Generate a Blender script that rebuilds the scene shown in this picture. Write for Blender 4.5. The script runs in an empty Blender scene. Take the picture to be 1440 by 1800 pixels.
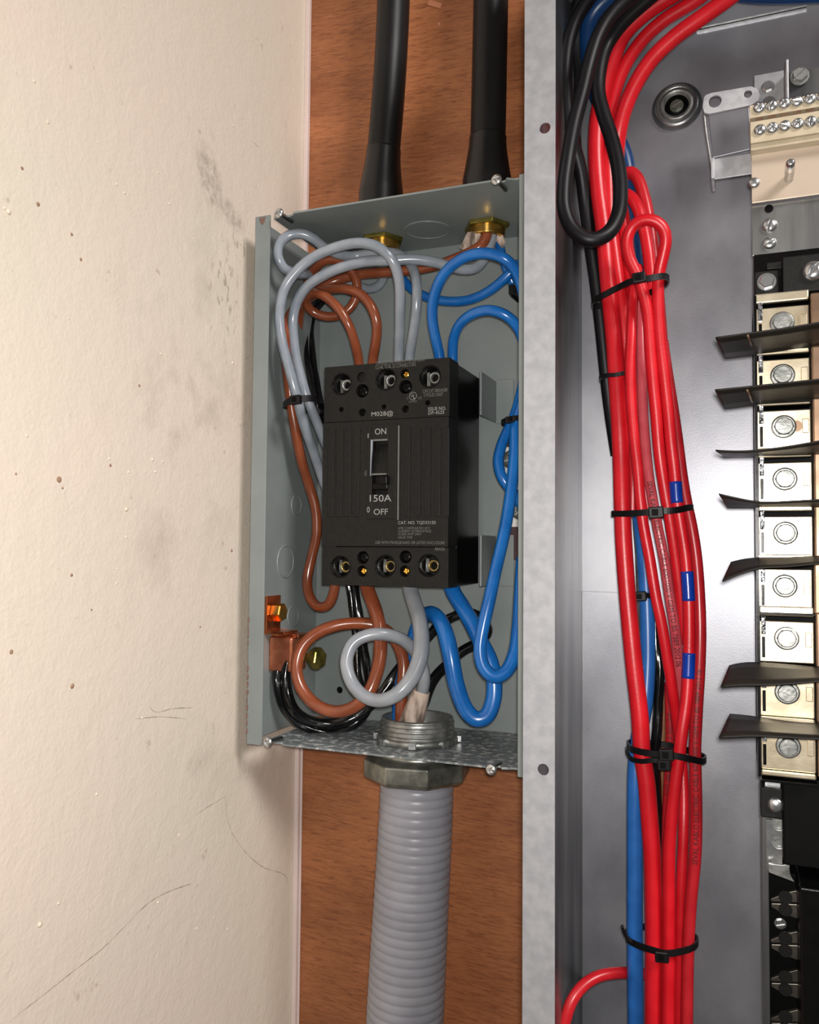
import bpy, bmesh, math, random
from mathutils import Vector, Matrix
random.seed(7)
S = bpy.context.scene
COL = S.collection

# ------------------------------------------------------------------ camera
FPX, YAW, PITCH, ROLL = 1466.4, 0.37882, 0.04428, 0.00849
CAM = Vector((0.34665, -0.54498, 0.14541))
fw = Vector((-math.sin(YAW)*math.cos(PITCH), math.cos(YAW)*math.cos(PITCH), math.sin(PITCH)))
r0 = Vector((math.cos(YAW), math.sin(YAW), 0)); u0 = r0.cross(fw)
rt = math.cos(ROLL)*r0 + math.sin(ROLL)*u0
up = -math.sin(ROLL)*r0 + math.cos(ROLL)*u0
cd = bpy.data.cameras.new('camera'); cam = bpy.data.objects.new('camera', cd); COL.objects.link(cam)
cam.matrix_world = Matrix(((rt.x, up.x, -fw.x, CAM.x), (rt.y, up.y, -fw.y, CAM.y), (rt.z, up.z, -fw.z, CAM.z), (0, 0, 0, 1)))
cd.sensor_fit = 'HORIZONTAL'; cd.sensor_width = 36.0; cd.lens = 36.0*FPX/1440.0
cd.clip_start = 0.01; cd.clip_end = 50
S.camera = cam

# ------------------------------------------------------------------ world, lamps, exposure
w = bpy.data.worlds.new('room_light'); S.world = w; w.use_nodes = True
nt = w.node_tree; bg = nt.nodes['Background']
tc = nt.nodes.new('ShaderNodeTexCoord'); sx = nt.nodes.new('ShaderNodeSeparateXYZ')
rp = nt.nodes.new('ShaderNodeValToRGB'); mr = nt.nodes.new('ShaderNodeMapRange')
nt.links.new(tc.outputs['Generated'], sx.inputs[0]); nt.links.new(sx.outputs['Z'], mr.inputs[0])
mr.inputs[1].default_value = -1; mr.inputs[2].default_value = 1
nt.links.new(mr.outputs[0], rp.inputs[0])
rp.color_ramp.elements[0].color = (0.50, 0.47, 0.44, 1); rp.color_ramp.elements[1].color = (0.55, 0.54, 0.55, 1)
nt.links.new(rp.outputs[0], bg.inputs[0]); bg.inputs[1].default_value = 0.15

def area(name, loc, target, sx_, sy_, power, color):
    l = bpy.data.lights.new(name, 'AREA'); l.shape = 'RECTANGLE'; l.size = sx_; l.size_y = sy_
    l.energy = power; l.color = color
    o = bpy.data.objects.new(name, l); COL.objects.link(o); o.location = loc
    o.rotation_euler = (Vector(target)-Vector(loc)).to_track_quat('-Z', 'Y').to_euler()
    return o
area('ceiling_lamp', (1.95, -1.35, 1.65), (0.2, 0.05, 0.3), 0.65, 0.65, 54.0, (1.0, 0.95, 0.93))
area('phone_flash', (0.352, -0.548, 0.156), (0.30, 0.1, 0.156), 0.016, 0.016, 3.0, (1.0, 0.97, 0.93))
S.view_settings.view_transform = 'Standard'; S.view_settings.look = 'None'
S.view_settings.exposure = 0.0; S.view_settings.gamma = 1.0; S.view_settings.use_curve_mapping = False

# ------------------------------------------------------------------ helpers
def ray(px, py): return fw + rt*((px-720)/FPX) - up*((py-900)/FPX)
def at(px, py, Y):
    d = ray(px, py); return CAM + d*((Y-CAM.y)/d.y)
def atZ(px, py, Z):
    d = ray(px, py); return CAM + d*((Z-CAM.z)/d.z)
def atX(px, py, X):
    d = ray(px, py); return CAM + d*((X-CAM.x)/d.x)
def mpp(P): return (Vector(P)-CAM).dot(fw)/FPX        # metres per pixel at a point
def lin(c):
    c = c/255.0
    return c/12.92 if c <= 0.04045 else ((c+0.055)/1.055)**2.4
def rgb(r, g, b): return (lin(r), lin(g), lin(b), 1)

def mat(name, c1, c2=None, rough=.5, metal=0.0, scale=60, stretch=(1, 1, 1), rot=(0, 0, 0), bump=0.0, bscale=None,
        lo=.35, hi=.65, detail=4, rvar=0.0, coat=0.0, voronoi=False, spec=.5):
    m = bpy.data.materials.new(name); m.use_nodes = True
    n = m.node_tree.nodes; L = m.node_tree.links; b = n['Principled BSDF']
    b.inputs['Base Color'].default_value = c1; b.inputs['Roughness'].default_value = rough
    b.inputs['Metallic'].default_value = metal; b.inputs['Coat Weight'].default_value = coat
    b.inputs['Coat Roughness'].default_value = .12; b.inputs['Specular IOR Level'].default_value = spec
    t = n.new('ShaderNodeTexCoord'); mp = n.new('ShaderNodeMapping')
    L.new(t.outputs['Object'], mp.inputs[0]); mp.inputs['Scale'].default_value = stretch; mp.inputs['Rotation'].default_value = rot
    nz = n.new('ShaderNodeTexNoise'); nz.inputs['Scale'].default_value = scale; nz.inputs['Detail'].default_value = detail
    L.new(mp.outputs[0], nz.inputs['Vector']); fac = nz.outputs['Fac']
    if voronoi:
        v = n.new('ShaderNodeTexVoronoi'); v.inputs['Scale'].default_value = scale*1.5; L.new(mp.outputs[0], v.inputs['Vector'])
        s2 = n.new('ShaderNodeSeparateColor'); L.new(v.outputs['Color'], s2.inputs[0])
        mx = n.new('ShaderNodeMix'); mx.inputs[0].default_value = .5; L.new(nz.outputs['Fac'], mx.inputs[2]); L.new(s2.outputs[0], mx.inputs[3]); fac = mx.outputs[0]
    cr = n.new('ShaderNodeValToRGB'); cr.color_ramp.elements[0].position = lo; cr.color_ramp.elements[1].position = hi
    cr.color_ramp.elements[0].color = c1; cr.color_ramp.elements[1].color = c2 or c1
    L.new(fac, cr.inputs[0]); L.new(cr.outputs[0], b.inputs['Base Color'])
    if rvar:
        r_ = n.new('ShaderNodeMapRange'); r_.inputs[3].default_value = rough-rvar; r_.inputs[4].default_value = rough+rvar
        L.new(fac, r_.inputs[0]); L.new(r_.outputs[0], b.inputs['Roughness'])
    if bump:
        bz = n.new('ShaderNodeTexNoise'); bz.inputs['Scale'].default_value = bscale or scale*4; bz.inputs['Detail'].default_value = 2
        L.new(mp.outputs[0], bz.inputs['Vector'])
        bp = n.new('ShaderNodeBump'); bp.inputs['Strength'].default_value = bump; bp.inputs['Distance'].default_value = .001
        L.new(bz.outputs['Fac'], bp.inputs['Height']); L.new(bp.outputs[0], b.inputs['Normal'])
    return m

M = {}
M['ply'] = None
M['box'] = mat('grey_green_enamel', rgb(120, 127, 126), rgb(130, 137, 135), .38, scale=18, bump=.03, bscale=900)
M['box_bottom'] = mat('dusty_grey_enamel', rgb(108, 116, 118), rgb(196, 196, 194), .40, scale=190, lo=.50, hi=.68, bump=.06, bscale=1200, detail=8)
M['galv'] = mat('galvanised_matt', rgb(136, 137, 140), rgb(150, 150, 153), .62, .15, scale=160, bump=.05, bscale=900, detail=6)
M['galv_back'] = mat('galvanised_sheet', rgb(142, 142, 149), rgb(172, 172, 177), .42, .68, scale=22, stretch=(1, 1, .8), bump=.06, bscale=1500, rvar=.05, lo=.3, hi=.72, detail=12, voronoi=False)
M['galv_side'] = mat('galvanised_streaked', rgb(90, 92, 96), rgb(160, 160, 158), .34, .85, scale=38, stretch=(1, 1, .12), bump=.1, bscale=500, rvar=.08)
M['zinc'] = mat('zinc_plated', rgb(186, 188, 190), rgb(214, 214, 212), .28, .95, scale=200, bump=.05, bscale=900)
M['zinc_dull'] = mat('dull_zinc', rgb(128, 130, 126), rgb(176, 176, 172), .42, .8, scale=120, bump=.15, bscale=500)
M['steel_dark'] = mat('grimy_cast_zinc', rgb(110, 112, 106), rgb(168, 168, 158), .36, .85, scale=70, bump=.15, bscale=300)
M['brass'] = mat('brass', rgb(196, 146, 62), rgb(222, 178, 92), .24, .95, scale=150)
M['brass_green'] = mat('tarnished_brass', rgb(120, 116, 52), rgb(176, 160, 86), .3, .9, scale=120)
M['brass_dull'] = mat('dull_brass', rgb(150, 132, 88), rgb(176, 156, 108), .3, .9, scale=150)
M['copper'] = mat('copper', rgb(196, 116, 84), rgb(222, 142, 106), .36, .85, scale=120, bump=.1)
M['copper_hot'] = mat('bright_copper', rgb(212, 116, 70), rgb(238, 150, 100), .25, .95, scale=120)
M['black'] = mat('black_moulding', rgb(24, 24, 23), rgb(30, 29, 27), .5, spec=.2, scale=300, bump=.03, bscale=900)
M['black_side'] = mat('black_moulding_gloss', rgb(10, 10, 10), rgb(14, 13, 12), .28, spec=.15, scale=120, bump=.05)
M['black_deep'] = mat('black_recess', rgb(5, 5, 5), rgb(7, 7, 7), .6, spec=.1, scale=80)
M['black_pipe'] = mat('black_cable_sheath', rgb(15, 15, 16), rgb(22, 22, 23), .42, spec=.3, scale=50, stretch=(1, 1, .2), bump=.1, bscale=200, rvar=.08)
M['black_boot'] = mat('black_shrink_boot', rgb(12, 12, 13), rgb(16, 16, 17), .38, scale=60)
M['black_wire'] = mat('black_pvc_wire', rgb(14, 12, 14), rgb(19, 17, 19), .44, spec=.3, scale=60, rvar=.05)
M['black_gloss'] = mat('glossy_black_wire', rgb(12, 12, 13), rgb(20, 20, 21), .16, scale=60, bump=.15, bscale=200)
M['tie'] = mat('black_nylon', rgb(16, 14, 15), rgb(22, 20, 21), .42, spec=.25, scale=60)
M['fin'] = mat('black_fibre_sheet', rgb(26, 23, 20), rgb(34, 30, 26), .5, spec=.3, scale=60, stretch=(.3, 1, 1), bump=.1)
M['grey_wire'] = mat('grey_pvc_wire', rgb(128, 136, 145), rgb(146, 152, 160), .22, scale=60, coat=.2)
M['grey_wire_matt'] = mat('pale_grey_pvc_wire', rgb(132, 137, 143), rgb(148, 151, 156), .28, scale=60, coat=.1)
M['brown_wire'] = mat('brown_pvc_wire', rgb(122, 62, 38), rgb(138, 73, 46), .22, scale=60, coat=.2)
M['brown_dim'] = mat('dull_brown_pvc_wire', rgb(120, 82, 50), rgb(138, 94, 58), .35, scale=60)
M['blue_wire'] = mat('blue_pvc_wire', rgb(18, 92, 166), rgb(28, 106, 182), .24, scale=60, coat=.2)
M['blue_wire2'] = mat('panel_blue_pvc_wire', rgb(34, 92, 164), rgb(44, 108, 184), .34, scale=60)
M['navy_wire'] = mat('deep_blue_wire', rgb(16, 52, 96), rgb(22, 62, 112), .35, scale=60)
M['red_wire'] = mat('red_pvc_wire', rgb(196, 16, 28), rgb(208, 24, 36), .36, scale=60, bump=.06, bscale=700)
M['red_wire2'] = mat('worn_red_pvc_wire', rgb(182, 24, 32), rgb(196, 32, 40), .3, scale=60)
M['pink_wire'] = mat('dusty_red_pvc_wire', rgb(186, 66, 76), rgb(200, 84, 92), .3, scale=60)
M['crimson_wire'] = mat('crimson_pvc_wire', rgb(168, 26, 34), rgb(184, 34, 42), .3, scale=60)
M['tape_blue'] = mat('blue_vinyl_tape', rgb(10, 48, 142), rgb(16, 58, 158), .25, scale=60)
M['sleeve'] = mat('dirty_cream_tape', rgb(198, 178, 164), rgb(96, 82, 70), .6, scale=130, stretch=(1.2, 1.2, .3), lo=.46, hi=.66, bump=.2)
M['conduit'] = mat('grey_pvc_conduit', rgb(136, 136, 144), rgb(150, 150, 158), .36, scale=30, bump=.06)
M['ivory'] = mat('ivory_moulding', rgb(186, 172, 146), rgb(198, 184, 158), .42, scale=90)
M['reflection_toned_plate'] = mat('steel_painted_reflection', rgb(196, 176, 156), rgb(212, 194, 174), .4, .3, scale=14, stretch=(.3, 1, 1))  # metal plate; the cream it reflects is put into its colour
M['lug'] = mat('tinned_lug_plate', rgb(222, 204, 172), rgb(242, 228, 200), .30, .8, scale=60, bump=.06, rvar=.05)
M['lug_side'] = mat('tarnished_lug_plate', rgb(128, 102, 82), rgb(160, 130, 106), .35, .7, scale=60)
M['clear'] = mat('smoky_clip', rgb(70, 70, 72), rgb(190, 190, 192), .15, .6, scale=300, lo=.45, hi=.6, bump=.6, bscale=400)
M['white'] = mat('white_plastic', rgb(214, 212, 206), rgb(226, 224, 220), .4, scale=60)
M['maroon'] = mat('maroon_print', rgb(56, 24, 26), rgb(64, 30, 30), .5, scale=60)
M['ink'] = mat('pale_grey_print', rgb(150, 150, 146), rgb(142, 142, 138), .6, scale=60)
M['ink_dim'] = mat('faint_grey_print', rgb(104, 104, 100), rgb(96, 96, 94), .6, scale=60)
M['ink_black'] = mat('black_print', rgb(40, 8, 12), rgb(34, 8, 10), .5, scale=60)
M['ink_tan'] = mat('tan_print', rgb(196, 130, 96), rgb(190, 124, 92), .5, scale=60)
M['scuff'] = mat('pencil_scuff', rgb(150, 136, 120), rgb(190, 176, 158), .8, scale=300)
M['paint_blob'] = mat('cream_paint_blob', rgb(224, 206, 184), rgb(234, 218, 198), .5, scale=60)
M['chip'] = mat('brown_paint_chip', rgb(176, 144, 118), rgb(140, 110, 88), .8, scale=300)
M['corner_paint'] = mat('corner_strip_paint', rgb(214, 196, 188), rgb(226, 206, 200), .5, scale=40, stretch=(1, 1, .3), bump=.3, bscale=200)
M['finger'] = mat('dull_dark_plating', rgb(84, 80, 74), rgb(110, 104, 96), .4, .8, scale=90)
M['arm'] = mat('bright_galvanised', rgb(172, 172, 176), rgb(196, 196, 198), .5, .35, scale=120, lo=.4, hi=.6, bump=.05, bscale=600)
M['rust'] = mat('bare_primer', rgb(110, 84, 74), rgb(130, 100, 90), .7, scale=300)

def link(name, me, m=None, parent=None, smooth=None):
    o = bpy.data.objects.new(name, me); COL.objects.link(o)
    if m is not None: me.materials.append(m)
    if parent is not None: o.parent = parent
    return o
def tag(o, label=None, cat=None, group=None, kind=None):
    if label: o['label'] = label
    if cat: o['category'] = cat
    if group: o['group'] = group
    if kind: o['kind'] = kind
    return o
def thing(name, label, cat, group=None, loc=(0, 0, 0)):
    o = bpy.data.objects.new(name, None); COL.objects.link(o); o.empty_display_size = .01
    return tag(o, label, cat, group)

class B:
    """collects geometry, links it as one mesh object"""
    def __init__(s): s.v = []; s.f = []; s.sm = []
    def add(s, vs, fs, smooth=False, mx=None):
        k = len(s.v)
        for p in vs: s.v.append((mx @ Vector(p)) if mx is not None else Vector(p))
        for f in fs: s.f.append([i+k for i in f]); s.sm.append(smooth)
        return s
    def box(s, a, b, mx=None):
        x0, x1 = sorted((a[0], b[0])); y0, y1 = sorted((a[1], b[1])); z0, z1 = sorted((a[2], b[2]))
        vs = [(x0, y0, z0), (x1, y0, z0), (x1, y1, z0), (x0, y1, z0), (x0, y0, z1), (x1, y0, z1), (x1, y1, z1), (x0, y1, z1)]
        return s.add(vs, [(0, 3, 2, 1), (4, 5, 6, 7), (0, 1, 5, 4), (1, 2, 6, 5), (2, 3, 7, 6), (3, 0, 4, 7)], False, mx)
    def prism(s, pts, d):
        """closed 3-d polygon extruded by vector d"""
        n = len(pts); d = Vector(d); vs = [Vector(p) for p in pts]+[Vector(p)+d for p in pts]
        fs = [list(range(n))[::-1], list(range(n, 2*n))]+[(i, (i+1) % n, n+(i+1) % n, n+i) for i in range(n)]
        return s.add(vs, fs)
    def lathe(s, prof, mx=None, n=28, smooth=True, cap0=True, cap1=True, poly=None):
        """prof: (r,h) about local Z"""
        n = poly or n; vs = []; fs = []
        for r, h in prof:
            for i in range(n):
                a = 2*math.pi*i/n; vs.append((r*math.cos(a), r*math.sin(a), h))
        for j in range(len(prof)-1):
            for i in range(n): fs.append((j*n+i, j*n+(i+1) % n, (j+1)*n+(i+1) % n, (j+1)*n+i))
        s.add(vs, fs, smooth and not poly, mx)
        if cap0: s.add([vs[i] for i in range(n)], [list(range(n))[::-1]], False, mx)
        if cap1: s.add([vs[(len(prof)-1)*n+i] for i in range(n)], [list(range(n))], False, mx)
        return s
    def tube(s, pts, r, n=16, lobes=0, amp=0, twist=0, cap=True, flat=None, flatdir=None):
        P, T, N, Bn = frames(pts); vs = []; fs = []; m = len(P); acc = 0
        for i in range(m):
            if i: acc += (P[i]-P[i-1]).length
            rr = r(i/(m-1)) if callable(r) else r
            for k in range(n):
                a = 2*math.pi*k/n
                q = rr*(1+amp*math.cos(lobes*(a)-twist*acc)) if lobes else rr
                vs.append(P[i]+N[i]*(q*math.cos(a))+Bn[i]*(q*math.sin(a)))
        for i in range(m-1):
            for k in range(n): fs.append((i*n+k, i*n+(k+1) % n, (i+1)*n+(k+1) % n, (i+1)*n+k))
        s.add(vs, fs, True)
        if cap:
            s.add(vs[:n], [list(range(n))[::-1]]); s.add(vs[-n:], [list(range(n))])
        return s
    def build(s, name, m, parent=None, bevel=0, seg=2):
        me = bpy.data.meshes.new(name); me.from_pydata([tuple(v) for v in s.v], [], s.f)
        me.polygons.foreach_set('use_smooth', s.sm)
        bm = bmesh.new(); bm.from_mesh(me); bmesh.ops.remove_doubles(bm, verts=bm.verts, dist=1e-7)
        if not bevel: pass
        bmesh.ops.recalc_face_normals(bm, faces=bm.faces); bm.to_mesh(me); bm.free()
        o = link(name, me, m, parent)
        if bevel:
            md = o.modifiers.new('bevel', 'BEVEL'); md.width = bevel; md.segments = seg; md.limit_method = 'ANGLE'; md.angle_limit = .6
        return o

def catmull(pts, step=.0016):
    P = [Vector(p) for p in pts]; P = [P[0]*2-P[1]]+P+[P[-1]*2-P[-2]]; out = []
    for i in range(1, len(P)-2):
        a, b, c, d = P[i-1:i+3]; n = max(2, int((c-b).length/step))
        t0 = 0; t1 = t0+max((b-a).length, 1e-6)**.5; t2 = t1+max((c-b).length, 1e-6)**.5; t3 = t2+max((d-c).length, 1e-6)**.5
        for k in range(n):
            t = t1+(t2-t1)*k/n
            A1 = a*((t1-t)/(t1-t0))+b*((t-t0)/(t1-t0)); A2 = b*((t2-t)/(t2-t1))+c*((t-t1)/(t2-t1)); A3 = c*((t3-t)/(t3-t2))+d*((t-t2)/(t3-t2))
            B1 = A1*((t2-t)/(t2-t0))+A2*((t-t0)/(t2-t0)); B2 = A2*((t3-t)/(t3-t1))+A3*((t-t1)/(t3-t1))
            out.append(B1*((t2-t)/(t2-t1))+B2*((t-t1)/(t2-t1)))
    out.append(P[-2]); return out
def relax(P, k=3):
    for _ in range(k): P = [P[0]]+[(P[i-1]+P[i]*2+P[i+1])/4 for i in range(1, len(P)-1)]+[P[-1]]
    return P
def frames(P):
    m = len(P); T = [(P[min(i+1, m-1)]-P[max(i-1, 0)]).normalized() for i in range(m)]
    N = []; n = T[0].orthogonal().normalized()
    for t in T:
        n = (n-t*n.dot(t)).normalized(); N.append(n)
    return P, T, N, [t.cross(n) for t, n in zip(T, N)]
def align(p, d, s=1.0, spin=0):
    q = Vector(d).normalized().to_track_quat('Z', 'Y').to_matrix().to_4x4()
    return Matrix.Translation(Vector(p)) @ q @ Matrix.Rotation(spin, 4, 'Z') @ Matrix.Scale(s, 4)

def px_path(pts, extra=None):
    return relax(catmull([at(*p) for p in pts]), 4)
def cable(name, label, cat, pts, width, m, group=None, lobes=0, amp=.0, twist=0, n=18, parent=None, wf=None):
    P = px_path(pts); mid = sum((mpp(p) for p in P), 0)/len(P); r = width*mid/2
    o = B().tube(P, (lambda f: r*wf(f)) if wf else r, n, lobes, amp, twist).build(name, m, parent)
    if parent is None: tag(o, label, cat, group)
    o['_r'] = r
    del o['_r']
    return o, P, r
def boxpx(b, x0, y0, x1, y1, Y0, Y1):
    a = at(x0, y0, Y0); c = at(x1, y1, Y0); return b.box((a.x, Y0, c.z), (c.x, Y1, a.z))

def text_mesh(s):
    cu = bpy.data.curves.new('t', 'FONT'); cu.body = s; cu.size = 1; cu.resolution_u = 3
    o = bpy.data.objects.new('t', cu); COL.objects.link(o); bpy.context.view_layer.update()
    me = bpy.data.meshes.new_from_object(o.evaluated_get(bpy.context.evaluated_depsgraph_get()))
    bpy.data.objects.remove(o); bpy.data.curves.remove(cu)
    return me
def print_flat(s, x0, y0, x1, y1, Y, m, parent, name='lettering', slant=0):
    """text fitted on the plane y=Y between two image corners (left top, right bottom measured at the left end)"""
    me = text_mesh(s); vs = me.vertices
    if not len(vs): return
    ax = min(v.co.x for v in vs); bx = max(v.co.x for v in vs); az = min(v.co.y for v in vs); bz = max(v.co.y for v in vs)
    A = at(x0, y0, Y); Bp = at(x0, y1, Y); C_ = at(x1, y1, Y); W = C_.x-Bp.x; Hh = A.z-Bp.z
    for v in vs:
        u = (v.co.x-ax)/(bx-ax); t = (v.co.y-az)/(bz-az)
        v.co = Vector((Bp.x+W*u, Y, Bp.z+Hh*t))
    return link(name, me, m, parent)
def print_cable(s, P, r, start, size, m, parent, adv=1.0, name='print', rev=False):
    """lettering wrapped on a cable's jacket; start = index on path"""
    me = text_mesh(s); PP, T, _, _ = frames(P if not rev else P[::-1])
    bm = bmesh.new(); bm.from_mesh(me)
    for c_ in (.0, .12, .24, .36, .48, .60, .72):
        bmesh.ops.bisect_plane(bm, geom=bm.verts[:]+bm.edges[:]+bm.faces[:], plane_co=(0, c_, 0), plane_no=(0, 1, 0))
    bm.to_mesh(me); bm.free()
    i0 = start if not rev else len(P)-1-start
    L = [0]
    for i in range(i0+1, len(PP)): L.append(L[-1]+(PP[i]-PP[i-1]).length)
    for v in me.vertices:
        s_ = v.co.x*size*adv; j = 0
        lo, hi = 0, len(L)-1
        s_ = min(s_, L[-1]-1e-5)
        while hi-lo > 1:
            mid = (lo+hi)//2
            if L[mid] <= s_: lo = mid
            else: hi = mid
        f = (s_-L[lo])/max(L[hi]-L[lo], 1e-9); p = PP[i0+lo].lerp(PP[i0+hi], f); t = T[i0+lo].lerp(T[i0+hi], f).normalized()
        n = (CAM-p); n = (n-t*n.dot(t)).normalized(); b = n.cross(t)
        a = (v.co.y-.35)*size/r
        v.co = p+(n*math.cos(a)+b*math.sin(a))*(r+.00012)
    return link(name, me, m, parent)
def nearest(P, px, py):
    d0 = ray(px, py).normalized()
    return min(range(len(P)), key=lambda i: ((P[i]-CAM).normalized()-d0).length)

def boolean(o, cutters):
    me = bpy.data.meshes.new('cut'); bm = bmesh.new()
    for c in cutters:
        c2 = bpy.data.meshes.new('c'); c2.from_pydata([tuple(v) for v in c.v], [], c.f)
        b2 = bmesh.new(); b2.from_mesh(c2); bmesh.ops.remove_doubles(b2, verts=b2.verts, dist=1e-7); bmesh.ops.recalc_face_normals(b2, faces=b2.faces); b2.to_mesh(c2); b2.free()
        bm.from_mesh(c2)
    bm.to_mesh(me); bm.free(); co = bpy.data.objects.new('cut', me); COL.objects.link(co)
    md = o.modifiers.new('b', 'BOOLEAN'); md.operation = 'DIFFERENCE'; md.object = co; md.solver = 'EXACT'; md.use_self = True
    bpy.context.view_layer.update()
    new = bpy.data.meshes.new_from_object(o.evaluated_get(bpy.context.evaluated_depsgraph_get()))
    o.modifiers.remove(md); o.data = new; bpy.data.objects.remove(co)
    return o
def cyl(p, d, r, h0, h1, n=28):
    return B().lathe([(r, h0), (r, h1)], align(p, d), n)

_scr = {}
def screw(kind, p, d, r, m, parent, name='screw', spin=0.0, shank=0):
    """real screw/bolt head with its recess cut in; kinds: cross, slot, hex, hexslot, pan"""
    key = (kind, m.name, shank)
    if key not in _scr:
        b = B()
        if kind in ('cross', 'slot', 'pan'): b.lathe([(.95, 0), (1, .12), (.94, .32), (.72, .52), (.4, .62), (.001, .65)], None, 28, cap1=False)
        else:
            b.lathe([(1.02, 0), (1.02, .12)], None, 28)
            b.lathe([(.84, .05), (.84, .58), (.76, .68)], None, poly=6)
        if shank: b.lathe([(.45, -shank), (.45, .05)], None, 14)
        o = b.build('screw', m)
        cuts = []
        if kind == 'cross': cuts = [B().box((-.55, -.11, .3), (.55, .11, 1)), B().box((-.111, -.551, .301), (.111, .551, 1.01))]
        if kind == 'slot': cuts = [B().box((-1.1, -.13, .38), (1.1, .13, 1))]
        if kind == 'hexslot': cuts = [B().box((-1.1, -.11, .45), (1.1, .11, 1))]
        for c in cuts: boolean(o, [c])
        _scr[key] = o.data; bpy.data.objects.remove(o)
    o = bpy.data.objects.new(name, _scr[key]); COL.objects.link(o); o.matrix_world = align(p, d, r, spin)
    if parent is not None: o.parent = parent
    return o
FR = Vector((0, -1, 0))

# ================================================================== SETTING
H, D, XP, YP, W = .40, .106, .2311, -.079, .2225
GX = -.0165
# ---- left wall
m = bpy.data.materials.new('cream_wall_paint'); m.use_nodes = True; n = m.node_tree.nodes; L = m.node_tree.links; b = n['Principled BSDF']
b.inputs['Roughness'].default_value = .5
t = n.new('ShaderNodeTexCoord'); OBJ = t.outputs['Object']
def nz(scale, det=5, rough=.5, vec=None, st=None):
    q = n.new('ShaderNodeTexNoise'); q.inputs['Scale'].default_value = scale; q.inputs['Detail'].default_value = det; q.inputs['Roughness'].default_value = rough
    if st:
        mp = n.new('ShaderNodeMapping'); mp.inputs['Scale'].default_value = st; L.new(OBJ, mp.inputs[0]); L.new(mp.outputs[0], q.inputs['Vector'])
    else: L.new(OBJ, q.inputs['Vector'])
    return q.outputs['Fac']
def mrange(x, a, b_, c=0, d=1):
    q = n.new('ShaderNodeMapRange'); L.new(x, q.inputs[0]); q.inputs[1].default_value = a; q.inputs[2].default_value = b_; q.inputs[3].default_value = c; q.inputs[4].default_value = d
    return q.outputs[0]
def mth(op, a, b_):
    q = n.new('ShaderNodeMath'); q.operation = op
    for i, v in enumerate((a, b_)):
        if isinstance(v, (int, float)): q.inputs[i].default_value = v
        else: L.new(v, q.inputs[i])
    return q.outputs[0]
def mixc(f, a, b_):
    q = n.new('ShaderNodeMix'); q.data_type = 'RGBA'
    if isinstance(f, float): q.inputs[0].default_value = f
    else: L.new(f, q.inputs[0])
    for i, v in ((6, a), (7, b_)):
        if isinstance(v, tuple): q.inputs[i].default_value = v
        else: L.new(v, q.inputs[i])
    return q.outputs[2]
c = mixc(mrange(nz(6, 4), .35, .65), rgb(228, 212, 196), rgb(222, 212, 194))
sepn = n.new('ShaderNodeSeparateXYZ'); L.new(OBJ, sepn.inputs[0])
# a blotchy grey grime that has a place of its own on the paint
def blot(px, py, ry, rz, ang=0.0, soft=1.0):
    p = atX(px, py, GX); mp = n.new('ShaderNodeMapping'); mp.vector_type = 'TEXTURE'
    mp.inputs['Location'].default_value = (GX, p.y, p.z); mp.inputs['Rotation'].default_value = (ang, 0, 0); mp.inputs['Scale'].default_value = (1, ry, rz)
    L.new(OBJ, mp.inputs[0]); q = n.new('ShaderNodeVectorMath'); q.operation = 'LENGTH'; L.new(mp.outputs[0], q.inputs[0])
    return mrange(q.outputs['Value'], 1.0, 1.0-soft, 0, 1)
g = mrange(nz(14, 8, .62), .5, .8, 0, 1)
zone = mth('MAXIMUM', blot(330, 1180, .09, .17), blot(330, 760, .10, .2))
c = mixc(mth('MULTIPLY', mth('MULTIPLY', g, zone), .8), c, rgb(140, 128, 108))
sm = mth('MAXIMUM', blot(370, 315, .018, .030, .45, .5), blot(405, 375, .025, .011, -.3, .6))
sm = mth('MULTIPLY', sm, mrange(nz(120, 8, .7), .38, .6))
c = mixc(mth('MULTIPLY', sm, .5), c, rgb(128, 110, 98))
sp = mth('MULTIPLY', mth('MAXIMUM', blot(395, 520, .028, .06), blot(425, 430, .02, .03)), mrange(nz(260, 3, .5, st=(1, 1, .45)), .56, .64))
c = mixc(mth('MULTIPLY', sp, .6), c, rgb(124, 104, 86))
sp2 = mth('MULTIPLY', mrange(nz(90, 3, .5), .70, .76), .5)
c = mixc(sp2, c, rgb(176, 156, 136))
L.new(c, b.inputs['Base Color'])
bp = n.new('ShaderNodeBump'); bp.inputs['Strength'].default_value = .5; bp.inputs['Distance'].default_value = .0013
L.new(mth('ADD', nz(70, 4, .6), mth('MULTIPLY', nz(380, 2), .35)), bp.inputs['Height']); L.new(bp.outputs[0], b.inputs['Normal'])
M['wall'] = m
wall = B().box((GX-.08, -1.1, -.9), (GX, D, 1.25)).build('wall_left', M['wall']); tag(wall, 'cream painted plaster wall with paint specks, smudges and pencil scuffs', kind='structure')
def scuff(pts, w_):
    P = relax(catmull([atX(px, py, GX+.00005) for px, py in pts], .004), 2)
    b_ = B(); n_ = len(P); vs = []
    for i, p in enumerate(P):
        tt = (P[min(i+1, n_-1)]-P[max(0, i-1)]).normalized(); s_ = tt.cross(Vector((1, 0, 0)))*(w_*.36)*(random.uniform(.2, 1) if 0 < i < n_-1 else .1)
        vs += [p-s_, p+s_]
    b_.add(vs, [(2*i, 2*i+1, 2*i+3, 2*i+2) for i in range(n_-1)])
    b_.build('scuff_mark', M['scuff'], wall)
scuff([(401, 1400), (397, 1420), (404, 1455), (425, 1490), (460, 1523), (505, 1543), (507, 1565)], .0012)
scuff([(16, 1796), (75, 1750), (132, 1705), (180, 1668), (220, 1628), (262, 1586), (300, 1566), (338, 1553)], .0012)
scuff([(338, 1438), (360, 1422), (402, 1397)], .001)
scuff([(262, 1240), (270, 1253), (300, 1246), (340, 1244)], .0014)
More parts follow.
